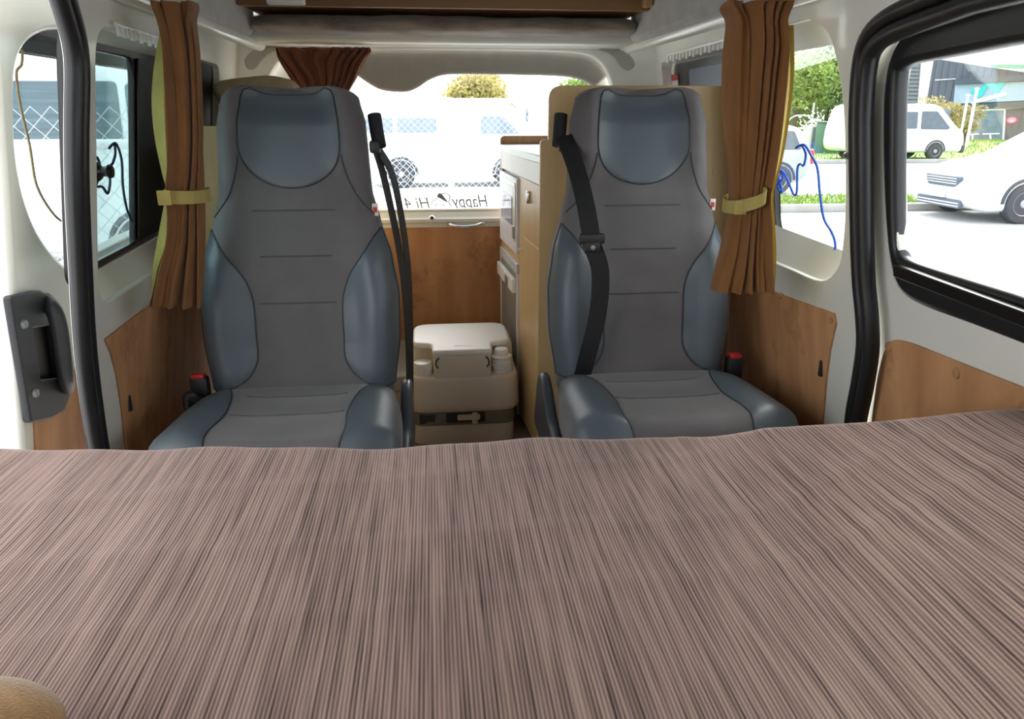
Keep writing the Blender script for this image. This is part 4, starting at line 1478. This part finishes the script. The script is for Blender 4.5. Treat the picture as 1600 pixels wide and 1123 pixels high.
rp = [(1221, 262), (1214, 240), (1220, 250), (1214, 262), (1224, 275), (1215, 290), (1222, 300), (1216, 270), (1223, 268), (1232, 285), (1240, 303), (1245, 300), (1246, 265), (1250, 256), (1256, 258), (1259, 240), (1252, 227), (1244, 231), (1256, 226), (1266, 240), (1277, 262), (1281, 300), (1287, 340), (1299, 362), (1305, 380), (1304, 402)]
rope('bungee_cord', [wR(x, y, 0.058 + 0.003 * math.sin(i * 2.1)) for i, (x, y) in enumerate(rp)], 0.0030, 'rope_blue', 'blue cord dangling inside the right quarter window')
rp = [(141, 262), (150, 245), (156, 262), (147, 285), (138, 270), (156, 270), (150, 290), (160, 292), (168, 302), (172, 285), (170, 262), (176, 255), (180, 240), (178, 225), (170, 232), (181, 224), (190, 250), (192, 290), (198, 325), (206, 345)]
rope('bungee_cord', [wL(x, y, 0.052 + 0.003 * math.sin(i * 2.1)) for i, (x, y) in enumerate(rp)], 0.0030, 'rope_dark', 'dark blue cord dangling inside the left quarter window')
rp = [(35, 78), (34, 100), (26, 112), (28, 140), (32, 165), (40, 200), (46, 225), (50, 250), (56, 285), (68, 312), (84, 335), (95, 345)]
rope('string', [wL(x, y, dL + 0.012) for x, y in rp], 0.0026, 'rope_tan', 'tan string hanging down the window of the open left door')
# suction knob in the left quarter window
c_ = wL(148, 268, 0.05)
kb = MB().lathe([(0.0, -0.006), (0.02, -0.006), (0.024, 0.0), (0.018, 0.010), (0.011, 0.016), (0.011, 0.024), (0.015, 0.03), (0.013, 0.036), (0.0, 0.037)], (c_.x, c_.y, c_.z), 'X', 20).build('suction_knob', 'frame_black')
tag(kb, 'black round knob stuck to the left quarter window beside the cord', 'knob')

# ================================================================== OUTDOORS
GZ = -0.60
gr = MB().box(-60, 90, -40, 120, GZ - 0.3, GZ).build('ground', 'asphalt')
gr['kind'] = 'structure'


def grass(name, label, x0, x1, y0, y1, n, h=0.07):
    m = MB().box(x0, x1, y0, y1, GZ, GZ + 0.012)
    rnd = random.Random(3)
    for _ in range(n):
        x, y = rnd.uniform(x0, x1), rnd.uniform(y0, y1)
        a = rnd.uniform(0, PI)
        w_ = 0.012 + 0.0006 * y
        hh = h * rnd.uniform(0.4, 1.3)
        dx, dy = math.cos(a) * w_, math.sin(a) * w_
        m.add([(x - dx, y - dy, GZ + 0.008), (x + dx, y + dy, GZ + 0.008), (x + rnd.uniform(-.04, .04), y + rnd.uniform(-.04, .04), GZ + 0.02 + hh)], [(0, 1, 2)])
    o = m.build(name, 'grass', smooth=False)
    o['kind'] = 'stuff'
    o['label'] = label
    o['category'] = 'grass'
    return o


grass('grass_verge', 'strip of green grass verge between the car park and the road', 2.5, 26, 13.0, 15.4, 9000)
grass('grass_bank', 'green grass on the far side of the road under the trees', -8, 60, 25.2, 46, 9000, 0.12)
for nm, y0 in (('kerb_near', 12.82), ('kerb_far', 25.0)):
    k = MB().box(-10 if y0 > 20 else 2.3, 60, y0, y0 + 0.2, GZ, GZ + 0.13, 0.02).build(nm, 'kerb')
    k['kind'] = 'structure'


class Frame:
    def __init__(s, origin, heading):
        s.o = Vector(origin)
        s.h = Vector((math.cos(heading), math.sin(heading), 0))
        s.s = Vector((-math.sin(heading), math.cos(heading), 0))

    def p(s, u, w, v): return s.o + s.h * u + s.s * w + Vector((0, 0, v))


def make_car(name, label, origin, heading, outline, width, belt, roof, k, glass, wheels, paint, near, front=None, rear=None, group=None, lower=None):
    """outline in (along, up); near: side (+1 left of heading, -1 right) that shows most"""
    fr_ = Frame(origin, heading)
    root = thing(name, tuple(origin), label, 'car' if name != 'camper_van' and name != 'minibus' else 'van', group)

    def mp(u, v, w):
        s = 1.0
        if v > belt: s = 1 - k * (v - belt) / (roof - belt)
        return fr_.p(u, w * s, v)
    me = plate_mesh([fillet(outline, 0.16, 5)], width, 0.12, 4, True)
    for v in me.vertices: v.co = mp(v.co.x, v.co.y, v.co.z)
    body = finish('body', me, paint, root, angle=35)
    for sgn in (-1, 1):
        for lp in glass:
            me = plate_mesh([fillet(lp, 0.05, 3)], 0.012, 0.003)
            for v in me.vertices:
                s = 1 - k * max(0, v.co.y - belt) / (roof - belt)
                v.co = fr_.p(v.co.x, sgn * (width / 2 * s + 0.002) + v.co.z, v.co.y)
            finish('side_window', me, 'louvre_glass' if name == 'camper_van' else 'camper_glass' if 'fence' in label else 'car_glass', root)
        for (u, r) in wheels:
            m = MB()
            prof = [(r * 0.6, -0.1), (r * 0.94, -0.1), (r, -0.06), (r, 0.06), (r * 0.94, 0.09), (r * 0.66, 0.10), (r * 0.62, 0.085)]
            rings = []
            for (rr, hh) in prof:
                rings.append([fr_.p(u + rr * math.cos(2 * PI * q / 28), sgn * (width / 2 - 0.06 + hh), r + rr * math.sin(2 * PI * q / 28)) for q in range(28)])
            wl = m.loft(rings).build('wheel', 'tyre', root)
            m = MB()
            prof = [(r * 0.63, 0.075), (r * 0.60, 0.095), (r * 0.5, 0.07), (r * 0.22, 0.085), (r * 0.18, 0.10), (0.001, 0.10)]
            m.loft([[fr_.p(u + rr * math.cos(2 * PI * q / 28), sgn * (width / 2 - 0.06 + hh), r + rr * math.sin(2 * PI * q / 28)) for q in range(28)] for (rr, hh) in prof])
            m.build('hub_cap', 'hub', wl)
            # wheel arch
            m = MB()
            pts = [fr_.p(u + (r + 0.05) * math.cos(PI * q / 14), sgn * (width / 2 + 0.0), r + (r + 0.05) * math.sin(PI * q / 14)) for q in range(15)]
            m.tube(pts, 0.03, 6).build('wheel_arch', 'bumper_dark', root)
    return root, fr_, mp


def face_plate(fr_, name, lp, u, thick, material, root, bevel=0.0):
    """panel on the front or back of a car: loop in (across, up) at distance u along"""
    me = plate_mesh([lp], thick, bevel)
    for v in me.vertices: v.co = fr_.p(u + v.co.z, v.co.x, v.co.y)
    return finish(name, me, material, root)


# white sedan nosing in at the right edge of the big door window
sed, fs_, _ = make_car('sedan', 'white sedan with thin grille parked in front of the grass verge', (9.44 + 3.62, 11.95, GZ), PI,
    [(0.05, 0.3), (0.0, 0.75), (0.12, 0.98), (0.9, 1.04), (1.5, 1.42), (2.1, 1.48), (2.6, 1.42), (3.25, 1.02), (4.0, 0.88), (4.38, 0.70), (4.5, 0.52), (4.46, 0.26), (4.2, 0.18), (0.3, 0.2)],
    1.72, 0.95, 1.48, 0.22, [[(1.0, 1.02), (1.55, 1.36), (2.05, 1.41), (2.05, 1.0)], [(2.1, 1.0), (2.1, 1.41), (2.5, 1.36), (3.05, 1.0)]], [(0.85, 0.32), (3.62, 0.32)], 'car_white', 1)
gl = face_plate(fs_, 'grille', fillet([(-0.42, 0.70), (0.42, 0.70), (0.34, 0.56), (-0.34, 0.56)], 0.05), 4.44, 0.10, 'grille', sed, 0.02)
for z in (0.60, 0.64, 0.68):
    face_plate(fs_, 'grille_bar', rect(-0.38, 0.38, z - 0.008, z + 0.008), 4.495, 0.02, 'car_white', gl)
face_plate(fs_, 'number_plate', rect(-0.18, 0.18, 0.36, 0.46, 0.01), 4.51, 0.03, 'plate', sed)
lo = face_plate(fs_, 'lower_intake', rect(-0.55, 0.55, 0.22, 0.34, 0.03), 4.46, 0.07, 'grille', sed, 0.01)
for z in (0.25, 0.295):
    face_plate(fs_, 'intake_bar', rect(-0.53, 0.53, z - 0.01, z + 0.01), 4.50, 0.02, 'car_white', lo)
for s in (-1, 1):
    face_plate(fs_, 'headlamp', fillet([(s * 0.46, 0.62), (s * 0.74, 0.66), (s * 0.76, 0.76), (s * 0.50, 0.72)], 0.03), 4.33, 0.16, 'lamp_clear', sed, 0.03)
    face_plate(fs_, 'fog_lamp', fillet([(s * 0.58, 0.30), (s * 0.80, 0.33), (s * 0.78, 0.38), (s * 0.58, 0.36)], 0.02), 4.42, 0.08, 'lamp_clear', sed, 0.01)

van_out = [(0.08, 0.35), (0.0, 0.6), (0.03, 1.2), (0.18, 1.86), (0.45, 1.98), (3.3, 1.98), (3.62, 1.90), (4.3, 1.18), (4.62, 0.98), (4.70, 0.55), (4.62, 0.26), (0.4, 0.28)]
van_gl = [[(0.35, 1.12), (0.40, 1.70), (1.6, 1.70), (1.6, 1.12)], [(1.7, 1.12), (1.7, 1.70), (2.7, 1.70), (2.7, 1.12)], [(2.85, 1.10), (2.85, 1.72), (3.45, 1.72), (4.0, 1.14), (3.9, 1.08)]]
van, fv, _ = make_car('minibus', 'white van parked across the road in front of the dark building', (18.58 - 3.55, 27.4, GZ), 0.0, van_out, 1.70, 1.05, 1.98, 0.16, van_gl, [(1.0, 0.32), (3.55, 0.32)], 'car_white', -1)
face_plate(fv, 'windscreen', rect(-0.68, 0.68, 1.2, 1.8, 0.06), 4.0, 0.05, 'car_glass', van)
face_plate(fv, 'bumper', rect(-0.83, 0.83, 0.28, 0.52, 0.05), 4.64, 0.14, 'bumper_dark', van, 0.03)
wag_out = [(0.1, 0.3), (0.0, 0.55), (0.04, 0.9), (0.22, 1.35), (0.5, 1.45), (2.6, 1.48), (3.2, 1.05), (4.1, 0.9), (4.35, 0.6), (4.3, 0.25), (0.4, 0.22)]
wag, fw, _ = make_car('station_wagon', 'silver station wagon on the road behind the curtain and blue cord', (8.25, 16.6, GZ), PI, wag_out, 1.68, 0.92, 1.48, 0.2,
    [[(0.3, 0.95), (0.45, 1.32), (1.2, 1.36), (1.2, 0.95)], [(1.3, 0.95), (1.3, 1.36), (2.1, 1.36), (2.1, 0.95)], [(2.2, 0.95), (2.2, 1.36), (2.6, 1.36), (3.0, 0.98)]], [(0.75, 0.31), (3.4, 0.31)], 'car_silver', 1)
for s in (-1, 1): face_plate(fw, 'tail_lamp', rect(s * 0.70 - 0.08, s * 0.70 + 0.08, 0.65, 0.92, 0.03), 0.02, 0.10, 'lamp_red', wag, 0.02)
cam2, fc, _ = make_car('minibus', 'white van parked on the road behind the wire fence, seen through the back window', (-0.72 - 1.0, 18.9, GZ), 0.0, van_out, 1.70, 1.05, 1.98, 0.16, [[(0.15, 1.26), (0.15, 1.58), (0.85, 1.58), (0.85, 1.26)], [(0.95, 1.26), (0.95, 1.58), (1.85, 1.58), (1.85, 1.26)], [(2.9, 1.22), (2.9, 1.62), (3.4, 1.62), (3.8, 1.22)]], [(1.0, 0.32), (3.55, 0.32)], 'car_white', -1)
face_plate(fc, 'windscreen', rect(-0.68, 0.68, 1.2, 1.8, 0.06), 4.0, 0.05, 'car_glass', cam2)
cmp_out = [(0.05, 0.3), (0.0, 0.6), (0.0, 2.04), (0.12, 2.18), (4.3, 2.18), (4.6, 2.08), (5.15, 1.35), (5.5, 1.1), (5.55, 0.5), (5.4, 0.28), (0.4, 0.28)]
cmp_gl = [[(0.5, 1.38), (0.5, 2.02), (2.3, 2.02), (2.3, 1.38)], [(2.4, 1.38), (2.4, 2.02), (4.2, 2.02), (4.2, 1.38)], [(4.28, 1.36), (4.28, 2.0), (4.5, 2.0), (4.98, 1.40), (4.9, 1.36)]]
lv_, fl, _ = make_car('camper_van', 'white camper van with shaded windows beyond the fence on the left', (-3.05 - 4.3, 9.2, GZ), 0.0, cmp_out, 1.9, 1.30, 2.18, 0.10, cmp_gl, [(1.1, 0.34), (4.3, 0.34)], 'car_white', -1)


# chain link fences
def wire_fence(name, label, x0, x1, Y, top, dia, posts, rails, wr):
    root = thing(name, ((x0 + x1) / 2, Y, GZ), label, 'fence', 'wire fences around the car park')
    m = MB()
    z0, z1 = GZ + 0.04, top
    hgt = z1 - z0
    k = x0 - hgt
    while k < x1:
        for sg in (1, -1):
            a0 = (k, z0) if sg > 0 else (k, z1)
            pts = []
            xa, xb = max(x0, k), min(x1, k + hgt)
            if xb - xa > 0.01:
                za, zb = (z0 + (xa - k), z0 + (xb - k)) if sg > 0 else (z1 - (xa - k), z1 - (xb - k))
                m.tube([(xa, Y + sg * wr * 0.5, za), (xb, Y + sg * wr * 0.5, zb)], wr, 4)
        k += dia
    o = m.build('wire_mesh', 'galv', root, smooth=False)
    o['kind'] = 'stuff'
    for x in posts: MB().tube([(x, Y + 0.04, GZ), (x, Y + 0.04, top + 0.03)], 0.026, 12).build('post', 'galv', root)
    for z in rails: MB().tube([(x0, Y + 0.03, z), (x1, Y + 0.03, z)], 0.02, 10).build('rail', 'galv', root)
    return root


xf = at(703, 200, Y=6.5).x
wire_fence('wire_fence', 'chain link fence with a top rail close behind the back window', -1.4, 2.3, 6.5, at(700, 158, Y=6.5).z, 0.056, [xf, xf + 2.0], [at(700, 157, Y=6.5).z], 0.0022)
zl = at(100, 225, Y=3.4)
wire_fence('wire_fence', 'chain link fence with a thick pipe rail outside the left door', -3.2, -1.15, 3.4, at(100, 166, Y=3.4).z, 0.078, [-3.1], [], 0.0017)
pr = MB().tube([(-3.3, 3.37, zl.z), (-1.1, 3.37, zl.z)], 0.02, 12).build('pipe_rail', 'car_white', bpy.data.objects['wire_fence.001'])


# trees and bushes
def tree(name, label, base, rx, ry, rz, zc, leaves, size, material, trunk=True, group='trees and bushes across the road', seed=1, cat='tree'):
    root = thing(name, base, label, cat, group)
    rnd = random.Random(seed)
    m = MB()
    b = Vector(base)
    lobes = [(Vector((rnd.uniform(-.6, .6) * rx, rnd.uniform(-.6, .6) * ry, zc + rnd.uniform(-.6, .6) * rz)), rnd.uniform(0.35, 0.6)) for _ in range(14)]
    for _ in range(leaves):
        c_, k = rnd.choice(lobes)
        d = Vector((rnd.gauss(0, 1), rnd.gauss(0, 1), rnd.gauss(0, 1))).normalized() * (rnd.random() ** 0.4)
        p = b + c_ + Vector((d.x * rx * k, d.y * ry * k, d.z * rz * k))
        a = Vector((rnd.gauss(0, 1), rnd.gauss(0, 1), rnd.gauss(0, 1))).normalized() * size * rnd.uniform(0.6, 1.3)
        c2 = a.cross(Vector((rnd.gauss(0, 1), rnd.gauss(0, 1), rnd.gauss(0, 1)))).normalized() * size * 0.45
        m.add([p - a, p + c2, p + a, p - c2], [(0, 1, 2, 3)])
    o = m.build('foliage', material, root, smooth=False)
    o['kind'] = 'stuff'
    if trunk:
        m = MB().tube([b + Vector((0, 0, -0.02)), b + Vector((0.05, 0, zc * 0.5)), b + Vector((-0.05, 0.05, zc * 1.05))], 0.12, 8, rad=[0.16, 0.12, 0.05])
        for q in range(5):
            a = q * 1.3
            m.tube([b + Vector((0, 0, zc * 0.5 + 0.1 * q)), b + Vector((math.cos(a) * rx * 0.5, math.sin(a) * ry * 0.5, zc + 0.3 * rz * math.sin(q)))], 0.05, 6, rad=[0.06, 0.02])
        m.build('trunk', 'bark', root)
    return root


def ground_at(px, Y): return (at(px, 300, Y=Y).x, Y, GZ)


tree('tree', 'light green leafy tree over the silver station wagon', ground_at(1228, 38), 2.4, 2.0, 2.3, 3.0, 5000, 0.13, 'leaf_light', seed=2)
tree('tree', 'dark green tree behind the green utility box', ground_at(1275, 41), 1.9, 2.0, 2.4, 3.2, 5000, 0.13, 'leaf_dark', seed=3)
tree('tree', 'pale green tree at the edge of the right quarter window', ground_at(1322, 39), 1.9, 2.0, 2.2, 2.9, 4500, 0.13, 'leaf_light', seed=4)
tree('tree', 'low bushy green tree half hidden by the right curtain', ground_at(1195, 40), 1.8, 1.8, 1.9, 2.0, 3500, 0.13, 'leaf_light', seed=8)
tree('dry_bush', 'yellowish dry bush behind the white van by the dark building', ground_at(1440, 38), 1.7, 1.5, 1.0, 1.35, 2600, 0.11, 'leaf_dry', seed=5, cat='bush')
tree('dry_bush', 'thin yellowish bush beside the white gate posts', ground_at(1488, 38.5), 0.7, 0.8, 0.9, 1.3, 800, 0.10, 'leaf_dry', seed=15, cat='bush')
tree('tree', 'yellow-green tree rising above the wire fence behind the back window', ground_at(752, 42), 1.9, 1.6, 1.5, 2.4, 3500, 0.14, 'leaf_dry', seed=6)
tree('tree', 'green tree top showing above the wooden partition corner', ground_at(905, 44), 1.6, 1.6, 1.5, 2.6, 3000, 0.14, 'leaf_light', seed=7)
# utility box and small white box on the bank
b0 = at(1283, 238, Y=31); b1 = at(1315, 192, Y=31)
ub = thing('utility_box', ((b0.x + b1.x) / 2, 31.3, GZ), 'green metal utility box on the grass under the trees', 'box')
MB().box(b0.x, b1.x + 0.2, 31, 31.7, GZ, b1.z, 0.03).build('housing', 'green_box', ub)
MB().box(b0.x - 0.04, b1.x + 0.24, 30.96, 31.74, b1.z, b1.z + 0.06, 0.02).build('roof', 'green_box', ub)
MB().box(b0.x + 0.06, (b0.x + b1.x) / 2 + 0.08, 30.985, 31.0, GZ + 0.15, b1.z - 0.08, 0.004).build('door', 'green_box', ub)
b0 = at(1264, 236, Y=32); b1 = at(1279, 195, Y=32)
wb = thing('meter_box', ((b0.x + b1.x) / 2, 32.2, GZ), 'narrow pale box standing left of the green utility box', 'box')
MB().box(b0.x, b1.x, 32, 32.4, GZ, b1.z, 0.02).build('housing', 'concrete', wb)
MB().box(b0.x + 0.05, b1.x - 0.05, 31.985, 32.0, GZ + 0.2, b1.z - 0.1, 0.004).build('door', 'louvre_grey', wb)
# pipe gate
g0 = at(1263, 235, Y=30); g1 = at(1263, 160, Y=30); g2 = at(1263, 182, Y=30); g3 = at(1240, 182, Y=30); g4 = at(1222, 205, Y=30)
gt = thing('pipe_gate', (g0.x, 30, GZ), 'pale bent pipe gate in front of the trees', 'gate')
MB().tube([(g0.x, 30, GZ), (g0.x, 30, g1.z)], 0.035, 10).build('post', 'galv', gt)
MB().tube(catmull([(g0.x, 30, g2.z), (g3.x, 30, g2.z), (g4.x, 30, g4.z), (g4.x - 0.5, 30, GZ)], 5), 0.03, 10).build('rail', 'galv', gt)

# dark building with the sign
BP = at(1510, 217, Z=GZ)
BD = Vector((0.6, -0.8, 0))
BN = Vector((-0.8, -0.6, 0))


def onB(px, py, off=0.0):
    v = ray(px, py)
    o = BP + BN * off
    t = (o - CAM).dot(BN) / v.dot(BN)
    p = CAM + v * t
    return ((p - o).dot(BD), p.z)


def mapB(off=0.0): return lambda u, v, w: BP + BD * u + BN * (w + off) + Vector((0, 0, v))


def bpx(name, pts, t, off, material, parent, bevel=0.0):
    return plate(name, [[onB(*p, off) for p in pts]], t, mapB(off), material, parent, bevel=bevel, smooth=False)


bl = thing('building', tuple(BP), 'dark clad building with a pale blue sign and a big window', 'building')
wl_ = [onB(*p) for p in [(1462, 76), (1555, 90), (1700, 108)]]
wl_ = [(wl_[0][0], GZ), wl_[0], wl_[1], wl_[2], (wl_[2][0], GZ)]
plate('wall', [wl_], 5.0, mapB(-2.5), 'cladding', bl, smooth=False)
for i in range(28):     # standing seams of the cladding
    u = wl_[0][0] + 0.15 + i * 0.42
    zt = wl_[1][1] + (wl_[2][1] - wl_[1][1]) * (u - wl_[1][0]) / (wl_[2][0] - wl_[1][0])
    plate('cladding_seam', [rect(u - 0.02, u + 0.02, GZ + 1.3, zt - 0.05)], 0.05, mapB(0.02), 'cladding', bl, smooth=False)
bpx('roof_edge', [(1553, 85), (1720, 83), (1720, 93), (1553, 90)], 0.4, 0.1, 'roof_green', bl)
bpx('fascia', [(1498, 108), (1720, 92), (1720, 102), (1497, 117)], 0.6, 0.2, 'fascia', bl)
sg = bpx('sign_board', [(1496, 117), (1720, 104), (1720, 134), (1493, 147)], 0.15, 0.2, 'sign_blue', bl)
bpx('lower_fascia', [(1493, 148), (1720, 136), (1720, 150), (1512, 155)], 0.25, 0.1, 'fascia', bl)
# teal double wave of the sign
wv_c = [(1521, 126), (1527, 127), (1532, 133), (1535, 131), (1540, 122), (1548, 117), (1555, 118), (1560, 126), (1563, 121), (1568, 114), (1574, 113)]
me = MB()
cl = [onB(*p, 0.3) for p in wv_c]
cl = [mapB(0.3)(p.x, p.y, 0) for p in catmull([Vector((p[0], p[1], 0)) for p in cl], 4)]
me.tube(cl, 0.17, 10, flat=0.2, up=BN)
me.build('wave_mark', 'sign_teal', sg)
bpx('name_strip', [(1521, 145), (1533, 138), (1575, 128), (1576, 133), (1535, 144), (1523, 146)], 0.05, 0.3, 'sign_white', sg)
wf = bpx('window', [(1512, 156), (1575, 153), (1572, 211), (1508, 213)], 0.12, 0.06, 'sign_white', bl)
bpx('pane', [(1516, 159), (1572, 156), (1569, 204), (1513, 206)], 0.05, 0.11, 'camper_glass', wf)
for q in ([(1513, 194), (1533, 193), (1533, 195), (1513, 196)], [(1538, 193), (1565, 192), (1565, 194), (1538, 195)], [(1521, 195), (1524, 195), (1524, 205), (1521, 205)], [(1549, 195), (1552, 195), (1552, 204), (1549, 204)]):
    bpx('table_edge', q, 0.03, 0.15, 'sign_white', wf)
bpx('string_light', [(1464, 109), (1496, 107), (1496, 108), (1464, 110.5)], 0.05, 0.1, 'sign_white', bl)
bpx('string_light', [(1576, 153), (1600, 152), (1600, 153), (1576, 154.5)], 0.05, 0.1, 'sign_white', bl)
c_ = onB(1584, 172, 0.12)
nl = thing('neon_light', tuple(mapB(0.12)(c_[0], c_[1], 0)), 'small glowing red neon light on the dark wall beside the window', 'light')
pts = [mapB(0.12)(c_[0] + 0.20 * math.cos(2 * PI * k / 24), c_[1] + 0.12 * math.sin(2 * PI * k / 24), 0) for k in range(24)]
MB().tube(pts, 0.05, 8, closed=True).build('tube', 'neon', nl)
plate('backplate', [[(c_[0] + 0.24 * math.cos(2 * PI * k / 24), c_[1] + 0.15 * math.sin(2 * PI * k / 24)) for k in range(24)]], 0.02, mapB(0.05), 'sign_white', nl)
lb = thing('annex', tuple(mapB(0)(*onB(1440, 222), 0)), 'pale annex with grey louvres left of the dark building', 'building')
lp = [onB(*p, -0.5) for p in [(1380, 222), (1461, 222), (1461, 70), (1380, 62)]]
plate('wall', [lp], 3.0, mapB(-2.0), 'concrete', lb, smooth=False)
bpx('column', [(1434, 200), (1456, 200), (1466, 66), (1445, 66)], 0.5, -0.3, 'concrete', lb)
for i in range(14):
    y = 80 + i * 6.2
    bpx('louvre', [(1395, y), (1441 - 0.35 * i, y), (1441 - 0.35 * i, y + 4.2), (1395, y + 4.2)], 0.15, -0.3, 'louvre_grey', lb)
# white gate posts by the building
for x, w_ in ((1497, 3), (1509, 4)):
    a, b = at(x, 232, Y=36), at(x, 140 if x > 1500 else 150, Y=36)
    gp_ = thing('gate_post', (a.x, 36, GZ), 'tall white post nearer the building window' if x > 1500 else 'shorter white post between the dry bushes and the window', 'post')
    MB().tube([(a.x, 36, GZ), (a.x, 36, b.z)], 0.03 + 0.01 * w_, 10).build('shaft', 'sign_white', gp_)
    MB().lathe([(0.10, 0.0), (0.12, 0.03), (0.08, 0.08), (0.0, 0.1)], (a.x, 36, b.z), 'Z', 12).build('cap', 'sign_white', gp_)
